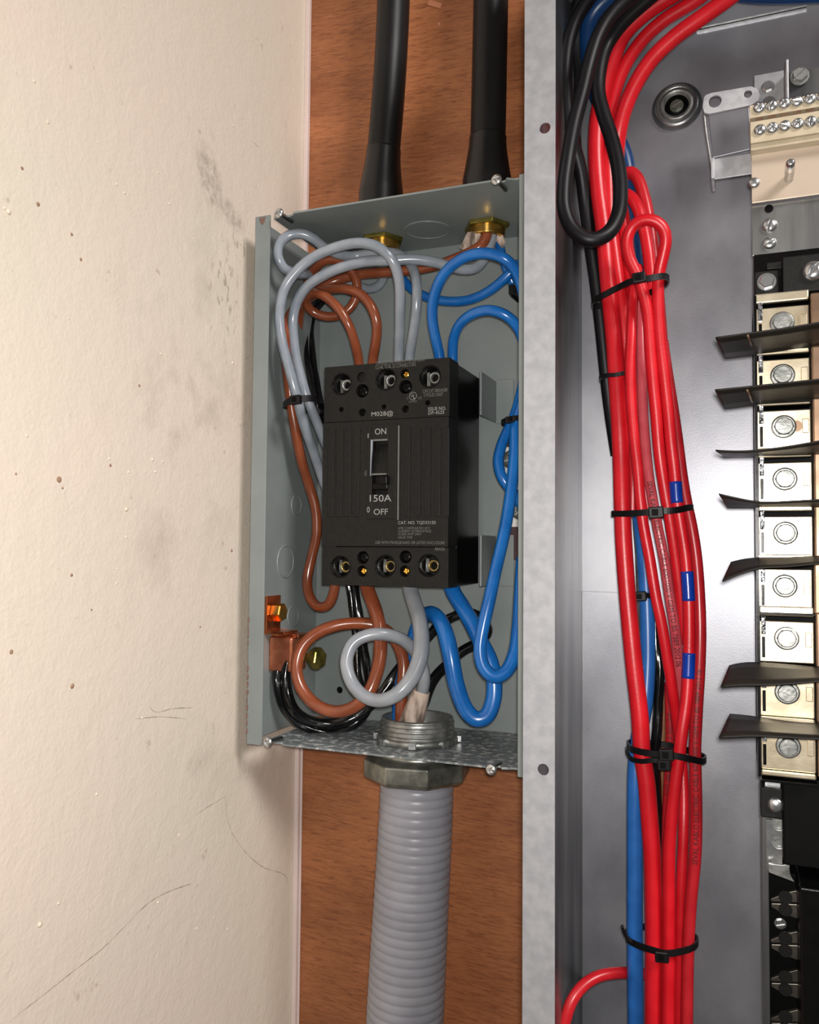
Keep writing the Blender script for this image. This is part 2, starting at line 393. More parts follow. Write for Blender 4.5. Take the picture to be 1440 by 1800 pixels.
scuff([(238, 1264), (280, 1260), (330, 1264)], .001)
scuff([(442, 248), (448, 252), (455, 259)], .001)
scuff([(431, 632), (436, 628), (443, 624)], .0012)
bb = B(); bc = B()
for px, py, r_ in [(60, 143, 3), (84, 215, 3), (205, 324, 3), (219, 339, 3), (298, 358, 3), (278, 304, 2.5), (410, 221, 3), (15, 372, 5), (8, 366, 3), (409, 638, 4), (268, 808, 4), (286, 811, 3), (273, 829, 3), (222, 895, 5), (226, 830, 3),
                   (283, 622, 3), (47, 766, 3), (170, 1396, 3), (103, 1588, 3), (278, 1586, 3), (346, 1632, 3), (400, 1633, 3), (222, 944, 3), (192, 807, 3), (397, 762, 2), (376, 1612, 2), (70, 1625, 5), (172, 250, 2), (340, 420, 2), (120, 560, 2), (315, 1468, 3), (250, 1262, 3), (206, 1000, 2), (205, 1025, 2.5)]:
    p = atX(px, py, GX); s_ = r_*.00034
    bb.lathe([(s_, -.0001), (s_*.8, s_*.35), (s_*.4, s_*.55), (.00001, s_*.6)], align(p, (1, 0, 0)), 8, cap1=False)
bb.build('paint_speck', M['paint_blob'], wall)['kind'] = 'stuff'
for px, py, r_ in [(39, 296, 4), (67, 359, 5), (126, 412, 4), (142, 456, 4), (245, 678, 4), (104, 843, 7), (110, 858, 3), (407, 968, 5), (127, 1206, 6), (20, 1146, 5), (126, 1011, 4), (352, 1102, 3), (28, 833, 3), (194, 818, 4), (161, 1072, 3)]:
    p = atX(px, py, GX); s_ = r_*.00030
    bc.lathe([(s_, -.0001), (s_*.7, s_*.2), (.00001, s_*.25)], align(p, (1, 0, 0)), 7, cap1=False)
bc.build('paint_chip', M['chip'], wall)['kind'] = 'stuff'

# ---- plywood back wall
m = bpy.data.materials.new('reddish_plywood'); m.use_nodes = True; n = m.node_tree.nodes; L = m.node_tree.links; b = n['Principled BSDF']
b.inputs['Roughness'].default_value = .5
t = n.new('ShaderNodeTexCoord'); mp0 = n.new('ShaderNodeMapping'); mp0.inputs['Rotation'].default_value = (0, math.radians(-3), 0); L.new(t.outputs['Object'], mp0.inputs[0]); OBJ = mp0.outputs[0]
c = mixc(mrange(nz(10, 4, .5, st=(.8, 1, 2.2)), .3, .7), rgb(140, 84, 48), rgb(178, 112, 70))
c = mixc(mth('MULTIPLY', mrange(nz(70, 8, .7, st=(1, 1, 9)), .46, .68), .75), c, rgb(112, 58, 32))
c = mixc(mth('MULTIPLY', mrange(nz(130, 3, .5, st=(1, 1, 8)), .62, .70), .6), c, rgb(74, 38, 20))
c = mixc(mth('MULTIPLY', mrange(nz(55, 6, .65, st=(1, 1, 10)), .56, .74), .6), c, rgb(188, 124, 84))
L.new(c, b.inputs['Base Color'])
bp = n.new('ShaderNodeBump'); bp.inputs['Strength'].default_value = .25; bp.inputs['Distance'].default_value = .0006
L.new(nz(150, 3, .5, st=(1, 1, 6)), bp.inputs['Height']); L.new(bp.outputs[0], b.inputs['Normal'])
M['ply'] = m
wb = B().box((GX-.08, D, -.9), (1.6, D+.018, 1.25)).build('wall_back', M['ply']); tag(wb, 'reddish brown plywood backing board with fine dark grain', kind='structure')
sp = at(765, 8, D)
B().box((-.0065, -.0008, -.0022), (.0065, 0, .0022), Matrix.Translation(sp) @ Matrix.Rotation(math.radians(28), 4, 'Y')).build('wood_sliver', M['ink_tan'], wb)
B().lathe([(.0018, 0), (.0012, .0004)], align(at(772, 42, D), FR), 9).build('wood_chip', M['ink_tan'], wb)
# ---- corner strip between wall and board
tr = B().box((GX, D-.0045, -.9), (GX+.0042, D, 1.25)).box((GX+.0042, D-.0016, -.9), (GX+.0062, D, .0)).build('trim_1', M['corner_paint'], None, .0006)
tag(tr, 'narrow painted strip in the corner beside the plywood', kind='structure')

# ================================================================== PANELBOARD CABINET (right)
XR, ZT, ZB = .80, .600, -.42
pan = thing('panelboard_cabinet', 'large open galvanised panelboard cabinet filling the right side', 'cabinet')
fl = B().box((XP, YP, ZB), (XP+.0182, YP+.0012, ZT+.012)).build('flange', M['galv'], pan, .0002)
boolean(fl, [cyl(at(958, 225, YP), FR, .0032, -.004, .004), cyl(at(955, 1353, YP), FR, .0032, -.004, .004)])
B().box((XP, YP+.0012, ZB), (XP+.0012, D, ZT+.012)).build('side_panel', M['galv_side'], pan)
B().box((XP+.0012, D-.0025, ZB), (XR, D-.0012, ZT)).build('back_panel', M['galv_back'], pan)
B().box((XP+.0012, YP+.0012, ZT), (XR, D-.0012, ZT+.0012)).build('top_panel', M['galv_side'], pan)
B().box((XP+.0012, D-.0036, ZB), (XP+.055, D-.0025, at(1060, 1040, D).z)).build('overlap_strip', M['galv_back'], pan, .0002)
# small angle folds high on the back sheet (two bright creases)
for yy in (52, 57):
    a = at(1225, yy, D-.003); B().box((a.x, D-.0042, a.z-.0006), (a.x+.075, D-.0025, a.z+.0006)).build('crease', M['zinc'], pan)
BK = D-.0025
# embossed mounting boss and its bolt
ctr = at(1190, 188, BK)
bo = B().lathe([(.0185, -.0002), (.0178, .002), (.0165, .0038), (.0145, .0048), (.0125, .0045), (.0122, .004)], align(ctr, FR), 48, cap0=False, cap1=False).build('mounting_boss', M['galv_side'], pan)
bs = B().lathe([(.0123, .0002), (.0123, .0052), (.0092, .0052), (.0088, .0006), (.0001, .0006)], align(ctr, FR), 40, cap1=False).build('boss_washer', M['zinc_dull'], pan)
B().lathe([(.0087, .0007), (.0087, .0012), (.0001, .0013)], align(ctr, FR), 32).build('boss_recess', M['black_deep'], pan)
screw('hexslot', ctr+FR*.0012, FR, .0048, M['steel_dark'], pan, 'mounting_bolt', .4)

# ================================================================== BREAKER ENCLOSURE (left box)
T = .0014
enc = thing('breaker_enclosure', 'open grey green steel box beside the cream wall, holding the breaker', 'electrical box')
bp_ = B().box((0, D-T, 0), (W, D, H)).build('back_panel', M['box'], enc)
boolean(bp_, [cyl(at(597, 1213, D-T), FR, .0029, -.01, .01)])
B().lathe([(.0034, 0), (.0034, .0001)], align(at(597, 1213, D-.0002), FR)).build('mounting_hole', M['black_deep'], enc)
B().box((0, 0, 0), (T, D-T, H)).build('side_panel', M['box'], enc)
B().box((W-T, 0, 0), (W, D-T, H)).build('side_panel', M['box'], enc)
lw = .0132
B().box((0, -.0012, -.002), (lw, .0002, H+.0005)).build('front_lip', M['box'], enc, .0004)
B().box((W-lw-.001, -.0012, -.004), (W, .0002, H+.0005)).build('front_lip', M['box'], enc, .0004)
# top sheet: its front edge is notched at both screws
def sheet(z0, z1, zf, name, mt, scr):
    y0 = -.0005; x0 = lw+.0005; x1 = W-lw-.002
    pts = []
    pts.append((x0, D-T)); pts.append((x0, y0+.004)); pts.append((x0+.004, y0+.004))
    for sxx in scr:
        pts += [(sxx+s_*.0055, y0+dy) for s_, dy in ((-1, .0), (-.72, .0032), (0, .0045), (.72, .0032), (1, 0))]
    pts += [(x1-.003, y0+.003), (x1, y0+.003), (x1, D-T)]
    o = B().prism([(x, y, z0) for x, y in pts], (0, 0, z1-z0)).build(name, mt, enc)
    return o
stl, strr = at(497, 380, 0), at(877, 322, 0); sbl, sbr = at(478, 1302, 0), at(868, 1349, 0)
sheet(H-T, H, 0, 'top_panel', M['box'], (stl.x+.004, strr.x))
btm = sheet(-.0005, T-.0005, 0, 'bottom_panel', M['box_bottom'], (sbl.x+.004, sbr.x))
for p in (stl, strr, sbl, sbr):
    screw('cross', p+Vector((0, -.005, 0)), Vector((-.12, -1, .02)), .0040, M['zinc'], enc, 'cover_screw', random.random(), 4.0)
def ring(b, p, d, r, w_):
    b.lathe([(r-w_/2, -.0001), (r-w_/3, w_*.5), (r+w_/3, w_*.5), (r+w_/2, -.0001)], align(p, d), 44, cap0=False, cap1=False)
for px, py, rr in ((521, 888, .0080), (502, 987, .0128), (515, 1083, .0086)):
    p = atX(px, py, T)
    k = B().lathe([(rr*.93, 0), (rr*.92, .0003)], align(p, (1, 0, 0)), 40, smooth=False).build('knockout', M['box'], enc)
    q = B(); ring(q, p, (1, 0, 0), rr, .0015); q.build('knockout_ring', M['box'], k)
p = atZ(752, 404, H-T); k = B().lathe([(.0165, 0), (.0164, .0003)], align(p, (0, 0, -1)), 44, smooth=False).build('knockout', M['box'], enc)
q = B(); ring(q, p, (0, 0, -1), .0178, .0012); q.build('knockout_ring', M['box'], k)
# chipped primer along the outer lower left edge
q = B(); e = [random.uniform(.0003, .0016) for _ in range(14)]
for i in range(13):
    z = .006+i*.0058 + (.0 if i < 9 else .014)
    q.box((-.0003, -.0014, z), (e[i]*.8, -.0011, z+.0054*random.uniform(.6, 1)))
q.build('chipped_paint', M['rust'], enc)
p = at(460, 387, -.0012); B().prism([(p.x-.002, -.0014, p.z+.002), (p.x+.0035, -.0014, p.z+.0022), (p.x+.0025, -.0014, p.z-.002), (p.x+.0008, -.0014, p.z-.004), (p.x-.0015, -.0014, p.z-.0012)], (0, .0003, 0)).build('chipped_paint', M['rust'], enc)
# mounting channel: foot flat on the back, riser forward under the breaker
for (ya, yb, nm) in ((668, 745, 'mounting_bracket'), (940, 1030, 'mounting_bracket')):  # lower bracket is added where the enamelled back only reflects light
    a = at(872, ya, D-.004); c_ = at(872, yb, D-.004); e_ = at(903, ya, D-.004)
    q = B().box((a.x, D-.0042, c_.z), (e_.x, D-.0026, a.z)).box((a.x-.0016, .062, c_.z+.001), (a.x, D-.0026, a.z-.001))
    q.build(nm, M['box'], enc, .0005)
# white and maroon sticker on the back sheet with two fixing screws
a = at(889, 748, D-T-.0003); c_ = at(918, 985, D-T-.0003)
st = tag(B().box((a.x, a.y-.0002, c_.z), (c_.x, a.y, a.z)).build('warning_sticker', M['maroon'], None), 'maroon and white sticker low behind the blue cable in the box', 'sticker')
a2 = at(889, 786, D-T-.0006); c2 = at(918, 926, D-T-.0006)
B().box((a2.x, a2.y-.0001, c2.z), (c2.x, a2.y, a2.z)).build('white_field', M['white'], st)
screw('cross', at(900, 808, D-T-.0006), FR, .0078, M['zinc_dull'], st, 'fixing_screw', .3)
screw('cross', at(915, 897, D-T-.0006), FR, .0078, M['zinc_dull'], st, 'fixing_screw', .9)

# ================================================================== CIRCUIT BREAKER
YB = .022
brk = thing('circuit_breaker', 'black three pole circuit breaker, toggle off, in the middle of the open box', 'circuit breaker')
TL, TR_, BR, BL = at(567, 648, YB), at(790, 625, YB), at(790, 1033, YB), at(566, 1030, YB)
X0, X1, Z0, Z1 = BL.x-.0, TR_.x+.0003, BR.z-.0002, TL.z+.0008
top_sec = B().box((X0, YB, at(680, 737, YB).z), (X1, YB+.020, Z1)).build('terminal_cover', M['black'], brk)
bot_sec = B().box((X0, YB, Z0), (X1, YB+.020, at(680, 962, YB).z)).build('terminal_cover', M['black'], brk)
zm1, zm0 = at(680, 738.5, YB).z, at(680, 960.5, YB).z
mid = B().box((X0, YB-.0012, zm0), (X1, YB+.020, zm1)).build('front_cover', M['black'], brk)
B().box((X0+.0006, YB+.0202, Z0+.0006), (X1-.0006, .098, Z1-.0006)).build('body', M['black_side'], brk, .0006)
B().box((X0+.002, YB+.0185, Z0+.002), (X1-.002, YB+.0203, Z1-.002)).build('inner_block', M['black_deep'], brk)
def holes(sec, specs):
    boolean(sec, [cyl(at(x, y, YB), FR, r, -h, .01, 28) for x, y, r, h in specs])
big = [(601, 675), (679, 667), (756, 662)]; bigb = [(599, 996), (678, 995), (754, 994)]
r1 = .0075
holes(top_sec, [(x, y, r1, .017) for x, y in big]+[(636, 663, .0040, .003), (712, 657, .0036, .006), (637, 687, .0052, .012), (713, 680, .0052, .012),
      (600, 720, .002, .01), (637, 725, .003, .01), (675, 715, .0019, .01), (713, 719, .0028, .01), (752, 708, .0020, .01)])
holes(bot_sec, [(x, y, r1, .017) for x, y in bigb]+[(638, 980, .0048, .012), (713, 979, .0048, .012), (637, 1004, .0042, .01), (712, 1004, .0042, .01)])
def tag_hole(x, y, lower):
    p = at(x, y, YB)
    q = B(); q.lathe([(r1*1.1, 0), (r1*1.12, .0005), (r1*1.0, .0006), (r1*.97, -.001)], align(p, FR), 32, cap0=False, cap1=False); q.build('terminal_ring', M['black_side'], brk)
    q = p+Vector((.0022, 0, -.0002)); lu = B().lathe([(.0046, -.013), (.0046, -.0045), (.0040, -.0036), (.0031, -.0036), (.0029, -.008)], align(q, FR), 26, cap0=False, cap1=False).build('lug_screw', M['zinc_dull'] if not lower else M['brass_dull'], brk)
    B().lathe([(.0030, -.0075), (.0030, -.007)], align(q, FR), poly=6).build('painted_socket_shade', M['black_deep'], lu)  # black floor paints the shade inside the screw recess
    B().box((p.x-.0056, YB+.009, p.z-.005), (p.x-.0032, YB+.012, p.z+.005)).build('lug_body', M['zinc'] if lower else M['zinc_dull'], brk)
for x, y in big: tag_hole(x, y, False)
for x, y in bigb: tag_hole(x, y, True)
for x, y, r_ in ((637, 687, .0042), (713, 680, .0042), (638, 980, .004), (713, 979, .004)):
    screw('cross', at(x, y, YB)+Vector((0, .004, 0)), FR, r_, M['black_side'], brk, 'cover_screw', .5)
for x, y in ((712, 657), (637, 1004), (712, 1004)):
    screw('cross', at(x, y, YB)+Vector((0, .004, 0)), FR, .0028, M['brass'], brk, 'cover_screw', .2)
# toggle recess cut in the front cover, raised escutcheon, ribs, handle
YF = YB-.0012
tA, tC = at(654, 774, YF), at(682, 868, YF)
def cutbox(x0, y0, x1, y1, depth):
    a = at(x0, y0, YF); c_ = at(x1, y1, YF); return B().box((a.x, YF-.003, c_.z), (c_.x, YF+depth, a.z))
boolean(mid, [cutbox(653.5, 773, 682, 869, .0085)])
for x in (577, 592, 607, 622, 711, 729, 747, 765, 780):
    rib = B(); boxpx(rib, x, 752, x+9, 908, YF-.0007, YF+.0005); rib.build('grip_rib', M['black'], brk, .0003)
esc = B(); boxpx(esc, 646, 746, 653, 912, YF-.0009, YF); boxpx(esc, 682.5, 746, 696, 912, YF-.0009, YF); boxpx(esc, 653, 746, 682.5, 772, YF-.0009, YF); boxpx(esc, 653, 870, 682.5, 912, YF-.0009, YF)
esc.build('escutcheon', M['black'], brk, .0003)
q = B(); boxpx(q, 699.8, 748, 700.6, 914, YF-.0011, YF); q.build('edge_bead', M['ink_dim'], brk)
# rocker well: sloping back with bright left lip
a = at(654, 774, YF); c_ = at(682, 835, YF)
B().prism([(a.x, YF+.0080, a.z-.002), (a.x, YF+.0008, c_.z), (a.x, YF+.0084, c_.z)], (c_.x-a.x, 0, 0)).build('toggle_slide', M['black'], brk)
B().prism([(a.x-.0004, YF-.0012, a.z+.0004), (a.x+.0010, YF-.0012, a.z+.0002), (a.x-.0002, YF-.0012, c_.z-.0004), (a.x-.0007, YF-.0012, c_.z-.0004)], (0, .0015, 0)).build('toggle_lip', M['grey_wire'], brk)
q = B(); boxpx(q, 656, 772.5, 681, 774.2, YF-.0012, YF+.001); q.build('toggle_lip', M['ink_dim'], brk)
q = B(); boxpx(q, 653, 832.5, 679, 834.5, YF-.0012, YF+.001); q.build('toggle_lip', M['ink_dim'], brk)
q = B(); boxpx(q, 666, 837, 680, 851, YF-.0060, YF+.006); boxpx(q, 655, 851, 681, 860, YF-.002, YF+.006); q.build('toggle_handle', M['black_side'], brk, .0006)
PT = YF-.0010
def TX(s, x0, y0, x1, y1, Y, mt=M['ink']): return print_flat(s, x0, y0, x1, y1, Y, mt, brk)
TX('ON', 659, 753.5, 679, 764, PT); TX('I', 646.5, 762, 648, 770, PT); TX('150A', 650, 870, 688, 882, PT-.0001)
TX('0', 645, 891, 650, 901, PT); TX('OFF', 657, 894.5, 682, 905, PT)
YT = YB-.00012
TX('TORQUE LUG SCREWS TO 200 LB-IN', 660, 636, 746, 642.5, YT, M['ink_dim']); TX('CU-AL TCAL 25 CONNECTORS', 660, 642.5, 731, 649, YT, M['ink_dim'])
TX('CIRCUIT BREAKER', 743, 685, 787, 691, YT, M['ink_dim']); TX('3 POLES UNIT', 745, 692, 779, 698, YT, M['ink_dim'])
TX('ISSUE NO.', 753, 716, 784, 722, YT); TX('DP-4525', 753, 723, 781, 729, YT); TX('M028@', 653, 724, 691, 734, YT)
TX('C', 715, 698, 718, 702.5, YT, M['ink_dim']); TX('US', 735, 697.5, 741, 702, YT, M['ink_dim']); TX('LISTED', 719, 704.5, 733, 708, YT, M['ink_dim'])
TX('U', 722.5, 691.5, 726, 698, YT); TX('L', 727, 694.5, 730.5, 701, YT)
q = B(); q.lathe([(.0027, 0), (.0030, 0)], align(at(726, 696, YT), FR), 30, cap0=False, cap1=False); q.build('certification_ring', M['ink'], brk)
YM = YF-.00012
TX('CAT. NO. TQD32150', 700, 916, 766, 922.5, YM); TX('AMB. COMPENSATED 40\u00b0C', 700, 926, 756, 930.5, YM, M['ink_dim'])
TX('CURRENT INTERRUPTING', 700, 931.5, 758, 936, YM, M['ink_dim']); TX('10,000 AMP 240V', 700, 937, 741, 941.5, YM, M['ink_dim'])
TX('HACR TYPE', 700, 942.5, 725, 947, YM, M['ink_dim']); TX('USE WITH PANELBOARD OR LISTED ENCLOSURE', 660, 951, 782, 956, YM, M['ink_dim'])
TX('BRAZIL', 765, 962.5, 783, 967.5, YT, M['ink_dim'])
TX('H', 643.5, 829.5, 647.5, 834.5, YM, M['ink_dim'])
q = B(); q.lathe([(.0019, 0), (.0022, 0)], align(at(645.5, 832, YM), FR), 26, cap0=False, cap1=False); q.build('print_ring', M['ink_dim'], brk)

# ================================================================== CABLES INSIDE THE BOX
GW = dict(lobes=6, amp=.022, twist=190)
def wire(nm, label, pts, w_, m_, group=None, cat='cable', **k):
    kk = dict(GW); kk.update(k); return cable(nm, label, cat, pts, w_, m_, group, **kk)
wire('grey_cable', 'grey cable arching highest over the breaker and down the left side of the box',
     [(700, 668, .055), (701, 625, .050), (703, 560, .038), (701, 490, .026), (688, 455, .018), (664, 434, .014), (634, 427, .012), (597, 433, .012), (555, 450, .012), (520, 478, .010), (499, 510, .009), (491, 552, .009), (496, 602, .010), (508, 647, .014), (521, 694, .020), (534, 745, .034), (553, 800, .05), (570, 850, .062), (590, 900, .07)], 18, M['grey_wire'])
wire('grey_cable', 'grey cable from the right hand gland, second arc, down the left side of the box',
     [(868, 400, .07), (862, 430, .068), (850, 458, .064), (836, 471, .06), (815, 474, .055), (790, 468, .048), (760, 460, .04), (725, 456, .033), (680, 458, .026), (640, 460, .022), (604, 469, .02), (569, 484, .02), (540, 504, .022), (521, 533, .025), (515, 564, .028), (517, 605, .03), (525, 647, .033), (538, 694, .037), (552, 730, .044), (570, 775, .056), (590, 820, .066)], 18, M['grey_wire'])
wire('grey_cable', 'grey cable with a small loop in the upper left corner of the box',
     [(720, 668, .058), (720, 626, .054), (726, 588, .046), (732, 543, .038), (733, 505, .036), (729, 480, .04), (715, 456, .048), (694, 445, .052), (660, 443, .052), (625, 450, .05), (598, 448, .040), (569, 434, .030), (552, 420, .022), (531, 411, .016), (507, 414, .012), (491, 428, .009), (488, 449, .009), (498, 470, .014), (520, 481, .030), (550, 483, .056), (585, 486, .084), (620, 497, .09), (645, 508, .09), (664, 504, .088), (674, 490, .084), (673, 470, .076), (668, 440, .072), (668, 415, .072)], 17, M['grey_wire'])
wire('brown_cable', 'brown cable running from the right hand gland across the top and down the left side',
     [(856, 392, .066), (856, 415, .064), (845, 432, .062), (826, 444, .062), (798, 456, .064), (770, 466, .066), (742, 472, .068), (690, 478, .07), (638, 482, .072), (600, 490, .072), (568, 503, .066), (545, 520, .056), (520, 540, .044), (504, 570, .030), (501, 600, .024), (505, 650, .026), (512, 710, .032), (520, 760, .038), (530, 810, .046), (544, 855, .055), (555, 895, .060), (557, 935, .062), (548, 980, .062), (540, 1020, .06), (544, 1048, .058), (559, 1067, .056), (577, 1064, .054), (587, 1042, .052), (590, 1015, .052), (592, 990, .056)], 18, M['brown_wire'])
wire('brown_cable', 'brown cable curled into a ring left of the breaker top, entering leftmost',
     [(634, 668, .056), (630, 630, .05), (624, 602, .042), (613, 571, .034), (594, 541, .03), (571, 521, .03), (550, 515, .034), (538, 526, .04), (545, 544, .048), (569, 556, .054), (594, 555, .058), (616, 541, .06), (628, 516, .06), (626, 491, .056), (614, 471, .05), (593, 457, .046), (569, 459, .046), (552, 474, .05), (540, 500, .062), (535, 530, .076)], 16.5, M['brown_wire'])
wire('brown_cable', 'brown cable arching over the ring to the breaker, second from the left',
     [(652, 668, .056), (656, 630, .05), (661, 600, .044), (663, 573, .038), (655, 543, .034), (636, 519, .034), (611, 508, .036), (583, 508, .040), (556, 516, .046), (538, 530, .054), (528, 550, .064), (524, 590, .076), (524, 620, .088)], 17, M['brown_wire'])
k0 = [k for k in COL.objects if k.name.startswith('brown_cable')][1]
BL_ = dict(lobes=6, amp=.012, twist=120)
wire('blue_cable', 'blue cable making the tallest arch on the right, into the breaker top',
     [(778, 665, .056), (772, 622, .05), (765, 590, .044), (760, 557, .038), (763, 522, .032), (777, 487, .026), (798, 464, .022), (825, 449, .02), (857, 445, .02), (888, 455, .022), (906, 474, .028), (918, 505, .036), (926, 560, .048), (925, 640, .06), (914, 700, .07), (903, 735, .07), (893, 756, .068), (881, 785, .062), (876, 812, .058), (882, 838, .056), (894, 856, .058), (910, 875, .064), (925, 905, .07)], 19, M['blue_wire'], **BL_)
wire('blue_cable', 'blue cable making the lower arch beside the breaker top, at its right end',
     [(797, 668, .060), (796, 626, .056), (798, 595, .05), (810, 568, .042), (833, 551, .036), (861, 545, .034), (889, 554, .036), (909, 573, .042), (922, 605, .05), (928, 660, .058), (916, 715, .056), (907, 745, .054), (905, 800, .05), (898, 867, .044), (890, 920, .038), (880, 967, .032), (871, 1005, .026), (861, 1052, .02), (850, 1100, .016), (844, 1142, .014), (850, 1172, .014), (868, 1190, .016), (889, 1182, .02), (905, 1150, .026), (911, 1106, .034), (914, 1050, .044), (918, 980, .05)], 21, M['blue_wire'], wf=lambda f: 1-.1*(f < .3)+.12*math.exp(-((f-.82)/.1)**2), **BL_)
wire('blue_cable', 'blue cable sagging in a shallow curve behind the tall arches, from the right hand gland',
     [(873, 398, .078), (877, 425, .078), (886, 460, .078), (902, 500, .084)], 16, M['blue_wire'], **BL_)
wire('blue_cable', 'blue cable in a shallow sagging curve from behind the grey cables to the right edge',
     [(690, 462, .092), (708, 491, .09), (724, 508, .088), (750, 522, .084), (790, 530, .08), (829, 526, .076), (864, 509, .072), (892, 485, .07), (914, 462, .07)], 17, M['blue_wire'], **BL_)
# lower half
wire('grey_cable', 'pale grey cable coiled in a ring below the breaker, then down into the conduit',
     [(719, 1000, .056), (722, 1038, .05), (731, 1066, .04), (738, 1092, .03), (741, 1124, .022), (737, 1160, .014), (722, 1195, .006), (696, 1222, .0), (665, 1232, .0), (636, 1221, .002), (616, 1195, .004), (609, 1160, .006), (622, 1129, .010), (653, 1115, .016), (688, 1117, .024), (716, 1130, .036), (738, 1158, .046), (746, 1195, .048), (738, 1228, .048), (722, 1262, .048), (712, 1320, .048)], 24, M['grey_wire_matt'], lobes=5, amp=.03, twist=60, group=None, wf=lambda f: 1.16-.22*min(1, max(0, (f-.25)/.15)))
wire('brown_cable', 'brown cable coiled in the largest ring below the breaker beside the copper lug',
     [(640, 990, .056), (646, 1034, .052), (658, 1066, .046), (667, 1100, .04), (669, 1140, .036), (663, 1180, .03), (648, 1218, .024), (620, 1244, .02), (588, 1251, .018), (555, 1239, .018), (530, 1210, .018), (521, 1175, .02), (530, 1140, .024), (551, 1117, .03), (580, 1103, .038), (616, 1096, .046), (655, 1098, .054), (684, 1112, .058), (702, 1138, .056), (710, 1170, .054), (708, 1200, .052), (705, 1240, .05), (706, 1320, .05)], 23, M['brown_wire'], wf=lambda f: 1.15-.2*min(1, f/.3))
wire('blue_cable', 'thick blue cable from the breaker foot, hanging in a deep U beside the conduit mouth',
     [(786, 1000, .062), (796, 1038, .058), (814, 1068, .052), (832, 1100, .046), (847, 1132, .042), (861, 1160, .040), (869, 1197, .038), (867, 1233, .036), (855, 1260, .034), (838, 1265, .032), (820, 1249, .030), (803, 1206, .028), (793, 1155, .028), (783, 1112, .032), (768, 1084, .042), (750, 1080, .054), (736, 1100, .062), (722, 1146, .066), (712, 1180, .064), (705, 1215, .060), (702, 1260, .056), (702, 1320, .054)], 28, M['blue_wire'], lobes=4, amp=.03, twist=50)
BG = dict(lobes=5, amp=.09, twist=160)
wire('black_cable', 'glossy black cable from the copper lug, front one of two strands under the brown ring',
     [(506, 1160, .030), (503, 1190, .028), (505, 1218, .026), (516, 1246, .028), (542, 1266, .034), (578, 1273, .042), (614, 1264, .048), (645, 1246, .056), (668, 1222, .064), (690, 1192, .07), (722, 1150, .082), (755, 1118, .088), (775, 1096, .09), (800, 1083, .09), (828, 1078, .09), (848, 1088, .09), (858, 1106, .09), (848, 1124, .088), (815, 1144, .084), (782, 1172, .078), (762, 1195, .07), (748, 1230, .062), (728, 1270, .056), (722, 1320, .056)], 18, M['black_gloss'], **BG)
wire('black_cable', 'glossy black cable from the copper lug, rear one of two strands beside the box side',
     [(492, 1160, .034), (487, 1190, .028), (491, 1222, .028), (505, 1252, .032), (533, 1276, .040), (575, 1286, .048), (612, 1280, .06), (640, 1256, .068), (652, 1225, .076), (648, 1190, .082), (640, 1142, .086), (633, 1095, .088), (626, 1050, .088), (618, 1000, .09)], 16, M['black_gloss'], **BG)
wire('black_cable', 'glossy black cable hanging straight behind the two rings below the breaker',
     [(606, 990, .074), (614, 1034, .074), (620, 1075, .074), (626, 1120, .072), (628, 1160, .07), (632, 1195, .068), (648, 1225, .066)], 12, M['black_gloss'], **BG)
wire('black_cable', 'glossy black cable behind the grey ones in the upper left of the box, left strand',
     [(560, 520, .09), (545, 545, .088), (537, 570, .084), (537, 610, .08), (543, 650, .074), (551, 690, .068), (560, 730, .066), (576, 780, .07)], 11, M['black_gloss'], **BG)
wire('black_cable', 'glossy black cable behind the grey ones in the upper left, strand nearest the breaker',
     [(572, 525, .094), (553, 548, .094), (547, 575, .09), (549, 615, .086), (555, 660, .08), (562, 700, .074), (572, 740, .072), (585, 780, .076)], 11, M['black_gloss'], **BG)

# dirty cream wrapping on the bundle at the conduit mouth
b_ = B(); P = px_path([(741, 1214, .049), (735, 1235, .049), (726, 1262, .049), (716, 1300, .049), (712, 1330, .049)])
b_.tube(P, lambda f: .0068+.0050*f, 20, lobes=3, amp=.05, twist=10, cap=False)
tag(b_.build('wrapping_tape', M['sleeve']), 'dirty cream tape wrapped round cables at the conduit mouth', 'tape')
# torn cream wrap hanging from the right gland
tw = thing('torn_wrapping', 'torn cream paper wrapping hanging from the right hand brass gland', 'wrapping')
for pts in ([(822, 408, .060), (846, 406, .060), (838, 425, .060), (820, 443, .061), (808, 436, .061)], [(866, 408, .07), (882, 410, .07), (887, 424, .07), (882, 436, .072), (874, 426, .07)]):
    B().prism([at(*p) for p in pts], (.0006, .0012, 0)).build('paper_flap', M['sleeve'], tw)

# ================================================================== GLANDS, COPPER LUG, CONDUIT
def gland(px, py, label):
    g_ = thing('cable_gland', label, 'cable gland', 'brass glands under the box top')
    c_ = atZ(px, py, H-T); dn = (0, 0, -1)
    B().lathe([(.0182, .0002), (.0182, .0030), (.0172, .0036)], align(c_, dn), poly=6).build('locknut', M['brass_green'], g_, .0003)
    prof = [(.0138, .0034)]
    for i in range(4): prof += [(.0142, .0040+i*.0018), (.0134, .0049+i*.0018)]
    prof += [(.0118, .0112), (.0116, .0030)]
    B().lathe(prof, align(c_, dn), 40, cap0=False, cap1=False).build('threaded_sleeve', M['brass'], g_)
    return c_
ga = gland(672, 421, 'brass gland at the left of the box top, behind the grey arches')
gb = gland(856, 396, 'brass gland at the right of the box top with torn wrapping')
def sheath(pts, w_, base, r1_, label):
    s_ = thing('armoured_cable', label, 'cable', 'armoured cables above the box')
    P = px_path(pts); mid = mpp(P[len(P)//2]); r = w_*mid/2
    B().tube(P, r, 32).build('outer_sheath', M['black_pipe'], s_)
    n_ = len(P); q = P[-int(.056/.0016):]
    def rad(f): return r*1.05 + (r1_-r*1.05)*min(1, max(0, (f-.06)/.55))**1.3
    B().tube(q, rad, 32).build('shrink_boot', M['black_boot'], s_)
    return s_
